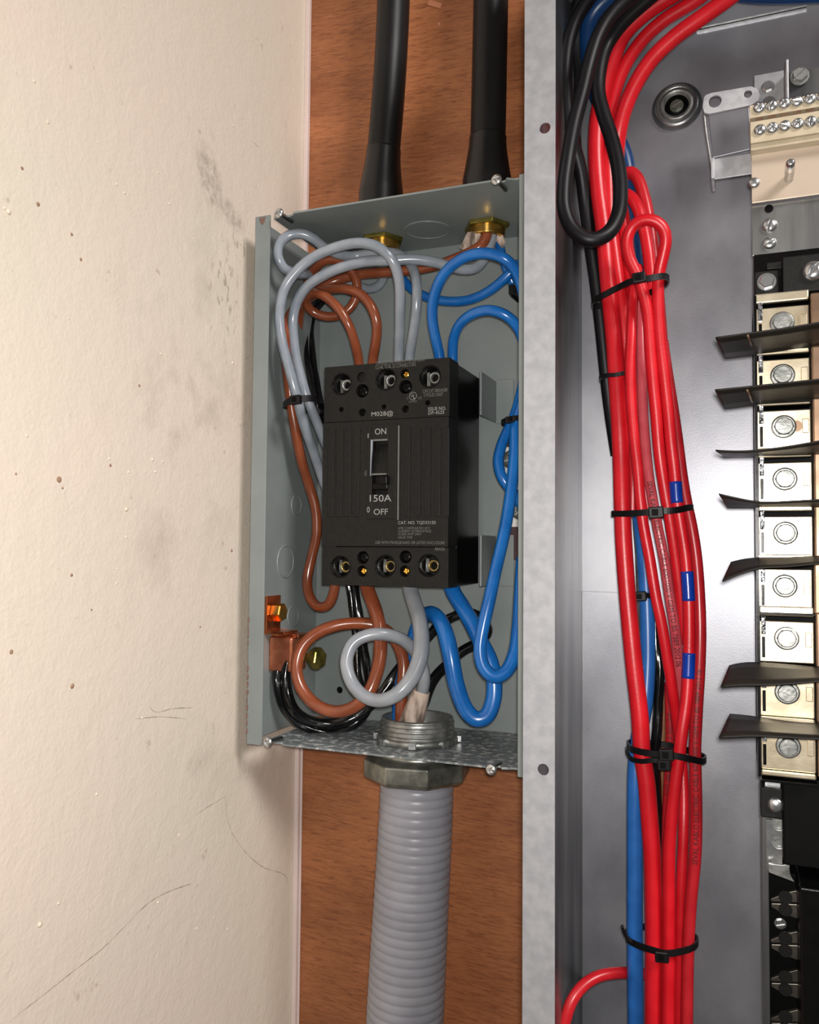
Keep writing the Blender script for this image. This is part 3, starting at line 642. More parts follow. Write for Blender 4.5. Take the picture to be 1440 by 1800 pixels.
b1 = at(667, 351, .072); b2 = at(856, 330, .072)
sheath([(697, -520, .074), (694, -120, .074), (692, 0, .074), (688, 90, .073), (682, 180, .072), (676, 250, .072), (671, 320, .072), (669, 372, .072), (668, 384, .072)], 57, None, .0182, 'black armoured cable with flared boot, left one above the box')
sheath([(866, -520, .074), (864, -120, .074), (863, 0, .074), (861, 100, .074), (859, 200, .072), (857, 280, .072), (856, 330, .072), (855, 358, .072), (855, 366, .072)], 61, None, .0190, 'black armoured cable with flared boot, right one beside the galvanised flange')

lug = thing('ground_lug', 'copper grounding lug and strap bolted to the left side of the box', 'lug')
pb = atX(478, 1078, T)
q = B(); yy = pb.y
q.box((T, yy-.011, pb.z-.013), (T+.0022, yy+.010, pb.z+.014)); q.box((T, yy-.011, pb.z-.0152), (T+.018, yy+.010, pb.z-.013))
q.build('strap', M['copper_hot'], lug, .0004)
lc = at(508, 1147, .040)
B().box((lc.x-.0105, .026, lc.z-.0135), (lc.x+.0105, .050, lc.z+.0135)).build('lug_body', M['copper'], lug, .0018, 3)
q = B(); q.box((lc.x-.012, .030, lc.z+.0135), (lc.x+.014, .048, lc.z+.0157)); q.build('lug_tab', M['copper_hot'], lug, .0004)
q = B(); q.lathe([(.0075, 0), (.0075, .0070), (.0066, .0082)], align(Vector((T+.0024, yy, pb.z+.001)), (1, 0, 0), 1, .2), poly=6); q.build('strap_bolt', M['brass'], lug, .0003)
q = B().lathe([(.003, 0), (.003, .0115), (.0022, .0125)], align(Vector((T, yy, pb.z)), (-1, 0, 0)), 16); q.build('bolt_end', M['brass'], lug)
bc_ = at(556, 1157, .040)
q = B().lathe([(.0032, -.012), (.0032, 0)], align(bc_, (1, -.15, 0)), 16); q.lathe([(.0086, 0), (.0088, .001), (.0088, .0068), (.0078, .008)], align(bc_-Vector((.003, 0, 0)), (1, -.15, 0), 1, .3), poly=6); q.build('clamp_bolt', M['brass_green'], lug, .0003)

con = thing('flexible_conduit', 'ribbed grey flexible conduit with metal fitting under the box', 'conduit')
cc = atZ(733, 1306, 0); cx, cy = cc.x, .050
cx = at(734, 1300, cy).x
dn = (0, 0, 1); base = Vector((cx, cy, 0))
prof = [(.0222, -.002)]
for i in range(5): prof += [(.0262, .0004+i*.0034), (.0279, .0014+i*.0034), (.0279, .0020+i*.0034), (.0262, .0032+i*.0034)]
prof += [(.0272, .0176), (.0268, .0190), (.0250, .0194), (.0240, .0185), (.0238, -.002)]
B().lathe(prof, align(base, dn), 56, cap0=False, cap1=False).build('threaded_bushing', M['zinc_dull'], con)
q = B(); q.lathe([(.0268, .0012), (.0310, .0012), (.0310, .0050), (.0300, .0058), (.0268, .0058)], align(base, dn), 56, cap0=False, cap1=False)
lk = q.build('locknut', M['zinc_dull'], con)
for i in range(8):
    a = i*math.pi/4+.25; mx = Matrix.Translation(base) @ Matrix.Rotation(a, 4, 'Z')
    B().box((.0300, -.0028, .0014), (.0335, .0028, .0062), mx).build('locknut_tab', M['zinc'], lk, .0004)
q = B(); prof = [(.026, -.001)]
for i in range(3): prof += [(.0322, -.002-i*.0020), (.0310, -.003-i*.0020)]
prof += [(.0350, -.0085), (.0380, -.0100)]
q.lathe(prof, align(base, dn), 56, cap0=False, cap1=False).build('threaded_collar', M['steel_dark'], con)
q = B().lathe([(.0385, -.0100), (.0405, -.0115), (.0405, -.0235), (.0375, -.0262), (.0290, -.0285)], align(base, dn, 1, .55), poly=8); q.build('hex_nut', M['steel_dark'], con, .0008, 3)
zt = -.027; P = catmull([Vector((cx, cy, zt)), Vector((cx-.001, cy, -.06)), Vector((cx-.004, cy, -.12)), Vector((cx-.0075, cy, -.19)), Vector((cx-.011, cy, -.27)), Vector((cx-.014, cy, -.36)), Vector((cx-.016, cy, -.45))], .0008)
Ls = len(P)*.0008
def rr(f):
    s_ = f*.423; u = (s_/.0066) % 1.0
    return .0276+.0014*min(1, f*2.5)-.00042*math.exp(-((u-.5)/.16)**2)+.00012*math.sin(2*math.pi*u+1.2)
B().tube(P, rr, 44).build('ribbed_hose', M['conduit'], con)

# ================================================================== CABLES IN THE CABINET
def pw(nm, label, pts, w_, m_, group=None, **k): return cable(nm, label, 'cable', pts, w_, m_, group, **k)
thick, PT1, rT1 = pw('red_cable', 'thickest red cable, leftmost of the bundle, sweeping in from the top',
   [(1700, -150, .045), (1430, -110, .045), (1250, -45, .045), (1170, -2, .045), (1127, 28, .045), (1095, 62, .046), (1075, 110, .048), (1062, 160, .052), (1052, 200, .055), (1048, 260, .056), (1052, 330, .056), (1061, 400, .056), (1067, 470, .055), (1074, 542, .054), (1080, 604, .054), (1084, 667, .053), (1089, 744, .052), (1092, 807, .052), (1094, 880, .05), (1096, 940, .049), (1101, 1020, .048), (1108, 1100, .047), (1116, 1180, .046), (1125, 1260, .045), (1129, 1325, .045), (1136, 1369, .045), (1142, 1439, .045), (1147, 1508, .045), (1149, 1578, .045), (1150, 1661, .045), (1149, 1760, .045), (1149, 1860, .045)], 30, M['red_wire'])
pw('red_cable', 'red cable sweeping in from the top, middle one of the three arcs',
   [(1740, -150, .052), (1470, -105, .052), (1290, -45, .052), (1222, 2, .052), (1167, 36, .052), (1128, 72, .053), (1098, 117, .055), (1082, 160, .058), (1072, 210, .06), (1069, 260, .062), (1070, 320, .062), (1073, 387, .062), (1080, 443, .062), (1087, 496, .062), (1094, 542, .062), (1098, 589, .063), (1104, 650, .066), (1110, 720, .070), (1114, 800, .074), (1112, 900, .076)], 24, M['red_wire'])
pw('red_cable', 'red cable sweeping in from the top, outermost right of the three arcs',
   [(1780, -140, .040), (1500, -95, .040), (1330, -40, .040), (1280, -2, .040), (1235, 30, .040), (1188, 64, .041), (1148, 102, .043), (1119, 145, .046), (1099, 190, .05), (1089, 230, .054), (1084, 285, .062), (1088, 345, .068), (1097, 400, .07), (1104, 450, .07), (1112, 514, .07), (1119, 590, .07), (1122, 680, .07), (1126, 760, .07), (1134, 860, .07), (1142, 900, .072)], 28, M['red_wire'])
pw('red_cable', 'red cable showing a bend beside the black loop, behind the small red loop',
   [(1086, 420, .086), (1086, 360, .084), (1092, 318, .082), (1106, 302, .08), (1120, 312, .078), (1132, 345, .076), (1142, 393, .074), (1149, 440, .072), (1155, 500, .072), (1160, 560, .072), (1166, 640, .072), (1172, 700, .072), (1180, 760, .07), (1190, 820, .066), (1198, 860, .062)], 22, M['red_wire2'])
pw('red_cable', 'red cable passing straight down through the small loop of its neighbour',
   [(1096, 340, .07), (1108, 345, .066), (1120, 362, .062), (1130, 392, .06), (1138, 430, .058), (1144, 480, .058), (1148, 540, .058), (1155, 600, .06), (1160, 690, .064), (1166, 780, .068), (1176, 860, .068)], 21, M['red_wire'])
fr, PF, rF = pw('red_cable', 'red cable with small loop at its top and three blue tape bands below',
   [(1208, 1130, .064), (1201, 1100, .062), (1196, 1047, .058), (1188, 980, .054), (1178, 913, .05), (1168, 855, .047), (1160, 800, .044), (1154, 729, .042), (1148, 667, .04), (1143, 604, .038), (1138, 545, .036), (1129, 508, .034), (1119, 480, .032), (1107, 455, .03), (1102, 427, .028), (1109, 402, .026), (1126, 388, .024), (1148, 387, .024), (1165, 399, .026), (1171, 420, .028), (1166, 449, .031), (1159, 480, .034), (1157, 527, .036), (1160, 589, .038), (1167, 651, .04), (1174, 713, .042), (1180, 776, .043), (1187, 838, .044), (1190, 880, .044), (1196, 918, .044), (1205, 975, .043), (1210, 1035, .042), (1212, 1100, .041), (1211, 1165, .04), (1207, 1233, .038), (1199, 1287, .036), (1194, 1330, .036), (1187, 1383, .036), (1181, 1439, .037), (1177, 1494, .038), (1176, 1578, .04), (1176, 1689, .04), (1175, 1760, .04), (1175, 1860, .04)], 21, M['red_wire'])
def band(P, r, pa, pb_, parent):
    i, j = sorted((nearest(P[len(P)//3:], *pa)+len(P)//3, nearest(P[len(P)//3:], *pb_)+len(P)//3)); B().tube(P[i:j+1], r*1.05, 20).build('tape_band', M['tape_blue'], parent)
band(PF, rF, (1188, 846), (1191, 884), fr); band(PF, rF, (1208, 1006), (1210, 1055), fr); band(PF, rF, (1212, 1147), (1210, 1193), fr)
for q_ in [c for c in fr.children]: q_['label'] = 'blue vinyl tape band'
pw('red_cable', 'slim red cable emerging under the top tie and crossing the middle of the bundle',
   [(1122, 470, .06), (1116, 500, .052), (1112, 535, .046), (1111, 573, .042), (1108, 636, .04), (1109, 698, .04), (1114, 760, .04), (1121, 822, .04), (1126, 880, .04), (1131, 920, .04), (1142, 980, .040), (1153, 1047, .040), (1164, 1100, .041), (1175, 1167, .044), (1185, 1230, .050), (1192, 1280, .058), (1198, 1330, .064), (1202, 1383, .062), (1202, 1453, .056), (1198, 1550, .052), (1195, 1661, .05), (1193, 1800, .05), (1193, 1860, .05)], 19, M['red_wire'])
pk, PP_, rP = pw('red_cable', 'faded pinkish red cable with black printed lettering in mid bundle',
   [(1128, 500, .066), (1127, 558, .06), (1128, 651, .056), (1132, 744, .054), (1141, 838, .05), (1148, 880, .048), (1156, 925, .046), (1167, 980, .046), (1177, 1047, .046), (1187, 1110, .048), (1193, 1165, .054), (1195, 1220, .064), (1192, 1280, .072)], 18, M['pink_wire'])
print_cable('SEVAL KABLO ELECTRIC CABLE 600/1000 V GEM TO BS 7889 2012 06', PP_, rP, nearest(PP_, 1143, 846), .0048, M['ink_black'], pk, .88)
rh, PR, rR = pw('red_cable', 'crimson red cable with black lettering, outermost right of the bundle',
   [(1165, 600, .062), (1172, 650, .06), (1182, 713, .058), (1191, 776, .056), (1199, 838, .055), (1207, 885, .054), (1216, 927, .053), (1224, 980, .052), (1229, 1047, .05), (1231, 1113, .048), (1229, 1180, .047), (1225, 1247, .046), (1222, 1314, .045), (1223, 1369, .045), (1224, 1439, .045), (1222, 1508, .045), (1215, 1578, .045), (1210, 1661, .045), (1208, 1760, .045), (1207, 1860, .045)], 21, M['crimson_wire'])
print_cable('SEVAL KABLO ELECTRIC CABLE 600/1000 V GEM TO BS 7889 2012 06', PR, rR, nearest(PR, 1219, 1515), .0048, M['ink_black'], rh, .88, rev=True)
r3, P3, R3 = pw('red_cable', 'dark red lettered cable deep in the bundle right of the brown strand',
   [(1176, 1200, .078), (1177, 1240, .078), (1178, 1290, .078), (1176, 1350, .078), (1173, 1410, .078), (1171, 1480, .08), (1170, 1560, .084)], 16, M['crimson_wire'])
print_cable('600/1000 V GEM TO BS 7889 2012', P3, R3, nearest(P3, 1177, 1252), .0044, M['ink_black'], r3, .9)
pw('brown_cable', 'brown cable seen between red ones just below the double tie',
   [(1166, 1200, .086), (1166, 1250, .086), (1164, 1330, .085), (1162, 1400, .085), (1163, 1460, .085), (1165, 1540, .085)], 15, M['brown_dim'])
pw('red_cable', 'red cable at the very bottom left of the cabinet curving in behind the bundle',
   [(975, 1860, .02), (992, 1800, .025), (1006, 1758, .03), (1027, 1731, .037), (1055, 1715, .045), (1090, 1710, .055), (1125, 1712, .07), (1160, 1716, .085)], 20, M['red_wire2'])
pw('blue_cable', 'blue cable along the left of the red bundle, lower half of the cabinet',
   [(1124, 900, .085), (1130, 950, .082), (1134, 1000, .08), (1137, 1050, .078), (1139, 1110, .076), (1139, 1170, .074), (1134, 1240, .07), (1122, 1300, .066), (1117, 1355, .062), (1116, 1425, .06), (1116, 1522, .058), (1116, 1633, .055), (1117, 1740, .055), (1118, 1860, .055)], 27, M['blue_wire2'])
pw('blue_cable', 'deep blue cable across the top right corner, dipping behind the black cables',
   [(2050, -30, .06), (1700, -22, .06), (1520, -16, .06), (1440, -12, .06), (1330, -10, .06), (1240, -22, .062), (1130, -20, .066), (1065, 0, .07), (1038, 34, .074), (1034, 80, .078), (1045, 150, .084), (1072, 220, .088), (1098, 275, .088), (1106, 330, .088), (1112, 420, .09), (1120, 500, .09)], 32, M['navy_wire'])
pw('black_cable', 'glossy black cable beside the blue one deep in the bundle, above the double tie',
   [(1150, 1080, .08), (1154, 1127, .078), (1159, 1180, .076), (1157, 1250, .074), (1153, 1313, .072), (1153, 1369, .074), (1156, 1430, .08), (1160, 1500, .086)], 17, M['black_gloss'], **BG)
pw('black_cable', 'dark grey glossy cable beside the thick red one above the small tie',
   [(1114, 880, .086), (1119, 930, .084), (1122, 975, .082), (1124, 1020, .082), (1126, 1060, .084), (1130, 1110, .088)], 11, M['steel_dark'], **BG)
pw('black_cable', 'black cable with the big hanging loop in front at the top of the bundle',
   [(1600, -190, .01), (1350, -140, .01), (1190, -60, .01), (1110, -6, .01), (1077, 24, .008), (1053, 62, .006), (1037, 110, .004), (1025, 160, .0), (1010, 217, -.006), (998, 283, -.012), (992, 333, -.014), (993, 370, -.015), (1007, 403, -.015), (1037, 422, -.014), (1067, 412, -.010), (1086, 382, -.004), (1091, 340, .002), (1087, 293, .008), (1075, 243, .014), (1061, 200, .018), (1052, 160, .022), (1056, 115, .026), (1068, 78, .03), (1095, 40, .03), (1150, -10, .03), (1200, -50, .03), (1350, -120, .03), (1600, -170, .03)], 26, M['black_wire'])
pw('black_cable', 'black cable down the left wall of the cabinet, leftmost behind the hanging loop',
   [(1500, -240, .03), (1250, -160, .03), (1080, -60, .03), (1040, -8, .03), (1013, 34, .03), (998, 83, .03), (994, 140, .032), (997, 190, .036), (1008, 250, .042), (1021, 300, .05), (1029, 360, .058), (1039, 433, .062), (1048, 496, .066), (1057, 573, .07), (1065, 651, .074), (1073, 720, .078), (1085, 800, .082)], 24, M['black_wire'])
pw('black_cable', 'black cable just inside the flange at the top, almost hidden in shadow',
   [(1450, -200, .06), (1200, -140, .06), (1060, -60, .06), (1020, -5, .06), (1000, 60, .064), (1003, 140, .068), (1008, 220, .07), (1018, 290, .072), (1030, 350, .076), (1042, 420, .08), (1052, 500, .084), (1062, 600, .088)], 20, M['black_wire'])

# ================================================================== CABLE TIES
def tie(label, pts, w_=9, head=None, tail=None, nm='cable_tie', hs=.0042):
    """strap along the front of a bundle, returning behind it; head block; tail"""
    t_ = thing(nm, label, 'cable tie')
    f = [at(*p) for p in pts]; k = len(f); wd = w_*mpp(f[k//2])
    a, z = f[0], f[-1]
    back = [z+Vector((.0006, .012, 0)), z.lerp(a, .5)+Vector((0, .026, 0)), a+Vector((-.0006, .012, 0))]
    P = catmull(f+back+[a], .0015); n_ = len(P); vs = []; fs = []; up_ = Vector((0, 0, 1)); cen = sum(P, Vector())/n_
    for i, p in enumerate(P):
        tt = (P[(i+1) % n_]-P[i-1 if i else n_-2]).normalized()
        o_ = (p-cen); s_ = up_-tt*up_.dot(tt); s_.normalize(); nn = tt.cross(s_).normalized()
        if nn.dot(o_) < 0: nn = -nn
        for a_, b_ in ((-1, 0), (1, 0), (1, 1), (-1, 1)): vs.append(p+s_*(wd/2*a_)+nn*(.0011*b_))
    for i in range(n_-1):
        for j in range(4): fs.append((4*i+j, 4*i+(j+1) % 4, 4*i+4+(j+1) % 4, 4*i+4+j))
    B().add(vs, fs).build('strap', M['tie'], t_)
    if head:
        h_ = at(*head); hb = B().box((-hs, -.0030, -hs*.8), (hs, .0018, hs*.8), Matrix.Translation(h_) @ Matrix.Rotation(-.08, 4, 'Y')).build('head', M['tie'], t_, .0007)
        B().box((-hs*.55, -.0034, -hs*.45), (hs*.3, -.0028, hs*.45), Matrix.Translation(h_)).build('pawl', M['black_deep'], hb)
    if tail: B().tube(px_path(tail), lambda f_: .0015*(1-.4*f_), 10).build('tail', M['tie'], t_)
    return t_
tie('black cable tie on the bundle just below the small red loop', [(1043, 529, .044), (1060, 520, .036), (1085, 507, .032), (1114, 494, .022), (1140, 490, .020), (1168, 486, .026)], 11, (1124, 489, .020))
tie('thin black cable tie round the thick red cable, below the top tie', [(1056, 664, .062), (1066, 660, .045), (1082, 659, .042), (1104, 655, .045)], 7)
tie('black cable tie across the full bundle at its top blue tape band', [(1078, 903, .046), (1094, 903, .038), (1120, 902, .03), (1154, 899, .028), (1185, 897, .030), (1211, 892, .046)], 11, (1154, 901, .027), None, 'cable_tie', .0048)
tie('small black cable tie with square head on the blue cable in mid bundle', [(1115, 1047, .076), (1124, 1046, .064), (1134, 1046, .063), (1146, 1048, .07)], 9, (1126, 1048, .060))
tie('upper one of the two black cable ties set together in the lower bundle', [(1106, 1312, .05), (1115, 1318, .036), (1132, 1322, .03), (1160, 1326, .028), (1185, 1328, .026), (1210, 1333, .03), (1234, 1338, .044)], 11, (1172, 1326, .024), None, 'cable_tie', .0046)
tie('lower one of the two black cable ties set together, with a rounder strap', [(1103, 1322, .05), (1112, 1334, .038), (1130, 1338, .03), (1150, 1336, .028), (1170, 1342, .03), (1182, 1345, .04)], 8, (1168, 1344, .028))
tie('black cable tie with upturned tail at the bottom of the bundle', [(1103, 1650, .05), (1112, 1656, .038), (1130, 1664, .032), (1150, 1670, .028), (1170, 1675, .026), (1195, 1672, .03), (1220, 1663, .04)], 11, (1164, 1680, .026), [(1112, 1657, .036), (1102, 1648, .035), (1096, 1636, .034), (1094, 1627, .033)])
tie('black cable tie round grey and brown cables left of the breaker', [(500, 712, .024), (508, 706, .014), (520, 702, .008), (545, 700, .014), (556, 704, .028), (563, 714, .05)], 11, (521, 703, .006))
tie('black cable tie on the blue cables at the right edge of the box', [(884, 742, .066), (893, 738, .05), (905, 735, .040), (915, 735, .045), (926, 738, .06)], 9, (897, 738, .046), None, 'cable_tie', .003)
tie('black cable tie high at the right edge behind the blue arches', [(897, 508, .084), (902, 508, .074), (908, 513, .07), (914, 520, .075), (922, 524, .085)], 16, None)

# ================================================================== NEUTRAL BAR AND BUS ASSEMBLY (right edge)
nb = thing('terminal_bracket', 'galvanised bracket arm with rounded end and hooked frame left of terminal block', 'bracket')
Yk = .045
def plate(pts, Y, th, m_, parent, name, bev=.0003):
    return B().prism([at(x, y, Y) for x, y in pts], (0, th, 0)).build(name, m_, parent, bev)
arm = plate([(1237, 172), (1240, 167), (1250, 163), (1320, 151), (1330, 155), (1336, 165), (1334, 176), (1322, 184), (1246, 200), (1238, 198), (1235, 188)], Yk, .0018, M['arm'], nb, 'arm')
boolean(arm, [cyl(at(1257, 178, Yk), FR, .0042, -.01, .01), cyl(at(1315, 165, Yk), FR, .0026, -.01, .01)])
plate([(1246, 201), (1317, 188), (1320, 262), (1254, 277)], Yk+.03, .0012, M['galv_back'], nb, 'web')
B().tube(px_path([(1238, 200, .047), (1241, 230, .048), (1247, 268, .05), (1252, 303, .052)]), .0008, 10).build('wire_edge', M['zinc_dull'], nb)
q = B(); a = at(1252, 280, .03); c_ = at(1338, 303, .03); q.box((a.x, .03, c_.z), (c_.x, .0314, a.z)); q.box((a.x-.0006, .0275, c_.z), (a.x+.0014, .05, a.z)); q.build('hook_bar', M['arm'], nb, .0003)

mp_ = thing('mounting_plate', 'stepped galvanised plate behind and below the terminal block', 'plate')
q = B(); a = at(1326, 133, .05); c_ = at(1379, 205, .05); q.box((a.x, .05, c_.z), (c_.x, .0515, a.z)); q.build('upright_tab', M['galv'], mp_, .0003)
q = B(); a = at(1380, 128, .046); c_ = at(1385, 205, .046); q.box((a.x, .03, c_.z), (c_.x, .052, a.z)); q.build('ridge', M['arm'], mp_, .0003)
q = B(); a = at(1386, 128, .06); c_ = at(1500, 200, .06); q.box((a.x, .06, c_.z), (c_.x+.05, .0615, a.z)); q.build('rear_tab', M['galv_side'], mp_)
screw('hex', at(1350, 153, .05), FR, .0040, M['zinc'], mp_, 'bolt', .2); screw('hexslot', at(1406, 135, .058), FR, .0058, M['zinc_dull'], mp_, 'bolt', .7)
screw('hex', at(1352, 180, .05), FR, .0040, M['zinc'], mp_, 'bolt', .5)
q = B(); a = at(1321, 268, .022); c_ = at(1321, 357, .022); q.box((a.x, .022, c_.z), (a.x+.12, .0236, a.z)); q.build('reflection_toned_plate', M['reflection_toned_plate'], mp_, .0003)
q = B(); a = at(1322, 362, .026); c_ = at(1322, 450, .026); q.box((a.x, .026, c_.z), (a.x+.12, .0276, a.z)); q.build('lower_plate', M['galv_side'], mp_, .0003)
q = B().lathe([(.0028, 0), (.0028, .0210), (.0024, .0226), (.0012, .0236)], align(at(1387, 314, .022), Vector((0, -1, .02))), 20); q.build('stud', M['zinc'], mp_)
screw('pan', at(1326, 322, .022), FR, .0036, M['zinc'], mp_, 'rivet')
B().lathe([(.0026, 0), (.0026, .0004)], align(at(1352, 367, .0259), FR), 18).build('hole', M['black_deep'], mp_)
screw('slot', at(1353, 397, .026), FR, .0047, M['zinc'], mp_, 'screw', 1.3); screw('slot', at(1353, 428, .026), FR, .0042, M['zinc'], mp_, 'screw', .4)
ov = tag(B().build('x', M['ivory']) if False else bpy.data.objects.new('neutral_terminal_block', None), 'ivory terminal block with two rows of slotted screws at the right edge', 'terminal block'); COL.objects.link(ov)
a = at(1318, 186, .012); b1_ = at(1318, 208, .012); b2_ = at(1318, 212, .012); c_ = at(1320, 252, .012)
XE = a.x+.115
q = B(); q.box((a.x, .012, b1_.z), (XE, .045, a.z)); q.box((a.x+.0004, .012, c_.z), (XE, .045, b2_.z-.0012)); q.box((a.x+.001, .018, b2_.z-.0012), (XE, .045, b1_.z))
blk = q.build('housing', M['ivory'], ov)
q = B(); e_ = at(1320, 264, .014); q.box((a.x+.0006, .0145, e_.z), (XE, .04, c_.z)); q.build('number_strip', M['ivory'], ov)
def upx(x, y): return at(x, y, .012)
cuts = []
dx = (at(1357, 190, .012)-at(1335, 190, .012)).x
s1 = at(1335, 190, .012); s2 = at(1336, 229, .012)
for k in range(9):
    for s_, sp_ in ((s1, .3), (s2, 1.0)):
        p = Vector((s_.x+dx*k, .0119, s_.z))
        screw('slot' if (k+int(sp_)) % 2 else 'cross', p, FR, .0036, M['zinc'], ov, 'terminal_screw', sp_+k*.9)
    B().box((s1.x+dx*k-.0022, .0125, b2_.z-.0012), (s1.x+dx*k+.0022, .0182, b1_.z+.0001)).build('wire_entry', M['lug_side'], ov)

blk2 = thing('insulator_block', 'black moulded insulator block with hex and slotted screws above the lugs', 'insulator')
q = B(); a = at(1325, 448, .02); c_ = at(1325, 522, .02); q.box((a.x, .02, c_.z), (a.x+.12, .07, a.z)); q.build('base', M['black_side'], blk2, .0006)
q = B(); a = at(1376, 452, .006); c_ = at(1376, 516, .006); q.box((a.x, .006, c_.z), (a.x+.11, .02, a.z)); q.build('raised_body', M['black'], blk2, .0008)
q = B(); a = at(1327, 478, .010); c_ = at(1370, 520, .010); q.box((a.x, .010, c_.z), (c_.x, .02, a.z)); q.build('screw_pad', M['black'], blk2, .0008)
q = B(); a = at(1348, 462, .012); c_ = at(1375, 471, .012); q.box((a.x, .012, c_.z), (c_.x, .02, a.z)); q.build('step', M['black'], blk2, .0005)
screw('hex', at(1348, 496, .010), FR, .0054, M['zinc'], blk2, 'hex_screw', .2)
screw('slot', at(1430, 477, .006), FR, .0062, M['zinc'], blk2, 'slotted_screw', .9)

# lug column: black carrier plus nine lugs
YL = .004
car = thing('lug_carrier', 'black slotted carrier column holding the nine plated lugs', 'carrier')
a = at(1325, 520, .0); c_ = at(1343, 1366, .0)
xc = a.x
B().box((xc, .0, c_.z), (xc+.0016, .07, a.z)).build('edge_wall', M['black_side'], car)
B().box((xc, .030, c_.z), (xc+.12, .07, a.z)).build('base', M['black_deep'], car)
ycs = [568, 660, 750, 842, 937, 1030, 1122, 1217, 1312]; xcs = [1375, 1376, 1378, 1380, 1381, 1380, 1383, 1384, 1386]
words = ['topmost', 'second from the top', 'third from the top', 'fourth from the top', 'middle', 'fourth from the bottom', 'third from the bottom', 'second from the bottom', 'lowest']
extra = [', just under the black block', ', between the two highest black fins', ', round scar beside bolt', ', between two drooping fins', ' one, fully in view', ', under the curved fin', ', between bright dividers', ', partly behind a fin', ', above the black housing']
for i, (x, y) in enumerate(zip(xcs, ycs)):
    lg = thing('lug_connector', ('plated breaker lug with round bolt, '+words[i]+extra[i])[:150], 'lug', 'plated lugs in the column')
    p = at(x, y, YL); hw = .0165; hz = .0128
    if i >= 7: zo = -.0
    else: zo = 0
    B().box((p.x-.0150, YL, p.z-.0145), (p.x+.0148, YL+.0015, p.z+.0100)).build('plate', M['lug'], lg, .0006)
    if i < 7: B().box((p.x-.0150, YL-.001, p.z+.0132), (p.x+.0148, YL+.003, p.z+.0190)).build('upper_lip', M['lug'], lg, .0008)
    else: B().box((p.x-.0150, YL-.001, p.z-.0182), (p.x+.0148, YL+.003, p.z-.0150)).build('lower_lip', M['lug'], lg, .0008)
    B().box((p.x+.0100, YL-.0016, p.z-.0045), (p.x+.0138, YL-.0001, p.z+.0042)).build('side_tab', M['lug'], lg, .0004)
    B().box((p.x+.0156, YL-.0035, p.z-.0160), (p.x+.034, YL+.004, p.z+.0160)).build('bus_strap', M['lug_side'], lg, .001)
    if i == 2: B().lathe([(.0034, 0), (.0034, .0002)], align(Vector((p.x+.0070, YL, p.z)), FR), 24).build('scar', M['lug_side'], lg)
    B().lathe([(.0070, 0), (.0070, .0005), (.0060, .0007)], align(Vector((p.x, YL, p.z)), FR), 36).build('washer', M['zinc_dull'], lg)
    B().lathe([(.0056, .0005), (.0056, .0018), (.0050, .0030)], align(Vector((p.x, YL, p.z)), FR), poly=6).build('bolt', M['steel_dark'], lg, .0003)
    B().lathe([(.0052, .0020), (.0052, .0032), (.0047, .0037), (.0043, .0037), (.0042, .0033), (.0001, .0034)], align(Vector((p.x, YL, p.z)), FR), 30, smooth=False, cap1=False).build('bolt_cap', M['zinc_dull'], lg)
    zz = at(1340, y+45, .0).z
    B().box((xc+.0018, .0, p.z-.0172-(.0 if i < 7 else .004)), (xc+.032, .028, p.z-.0158-(.0 if i < 7 else .004))).build('divider', M['black_side'], car, .0003)
    B().box((xc+.0024, .002, p.z+.0020), (xc+.0050, .010, p.z+.0135)).build('spring_clip', M['clear'], car, .0004)
    B().box((xc+.0028, .003, p.z-.0120), (xc+.0046, .012, p.z+.0005)).build('slot_clip', M['black_side'], car, .0003)
# fins: thin black sheets standing out toward the front, tips bent
def fin(label, near, far, Yn, Yf, crease=True):
    """near/far: lists of (px,py) along the outer and the rooted edge, left to right"""
    o_ = thing('barrier_fin', label, 'barrier', 'black barrier fins between the lugs')
    A = [at(x, y, Yn) for x, y in near]; F = [at(x, y, Yf) for x, y in far]
    A = relax(catmull(A, .004), 2); F = relax(catmull(F, .004), 2); n_ = 26; nj = 5
    def pick(Lp, f):
        s_ = f*(len(Lp)-1); i_ = min(int(s_), len(Lp)-2); return Lp[i_].lerp(Lp[i_+1], s_-i_)
    vs = []; fs = []
    for i in range(n_+1):
        a_ = pick(A, i/n_); b_ = pick(F, i/n_)
        for j in range(nj): vs.append(a_.lerp(b_, j/(nj-1)))
    k = len(vs)
    vs += [v+Vector((0, 0, .0009)) for v in vs]
    for i in range(n_):
        for j in range(nj-1):
            q0 = i*nj+j; fs.append((q0, q0+nj, q0+nj+1, q0+1)); fs.append((k+q0, k+q0+1, k+q0+nj+1, k+q0+nj))
        fs.append((i*nj, k+i*nj, k+(i+1)*nj, (i+1)*nj)); fs.append((i*nj+nj-1, (i+1)*nj+nj-1, k+(i+1)*nj+nj-1, k+i*nj+nj-1))
    for j in range(nj-1): fs.append((j, j+1, k+j+1, k+j)); fs.append((n_*nj+j, k+n_*nj+j, k+n_*nj+j+1, n_*nj+j+1))
    B().add(vs, fs, True).build('sheet', M['fin'], o_)
    if crease:
        c0 = at(crease[0], crease[1]+2, Yn); c1 = at(crease[2], crease[3]+3, Yf-.010)
        B().tube([c0, c0.lerp(c1, .5), c1], .0006, 8).build('crease', M['lug_side'], o_)
fin('stiff black barrier fin, topmost, rising slightly to the right', [(1258, 595), (1316, 587), (1376, 579), (1500, 558)], [(1275, 629), (1330, 623), (1384, 616), (1500, 596)], -.035, .0, (1315, 588, 1323, 608))
fin('stiff black barrier fin, second from the top', [(1257, 687), (1316, 681), (1376, 675), (1500, 662)], [(1275, 718), (1330, 711), (1384, 706), (1500, 694)], -.035, .0, (1314, 684, 1323, 703))
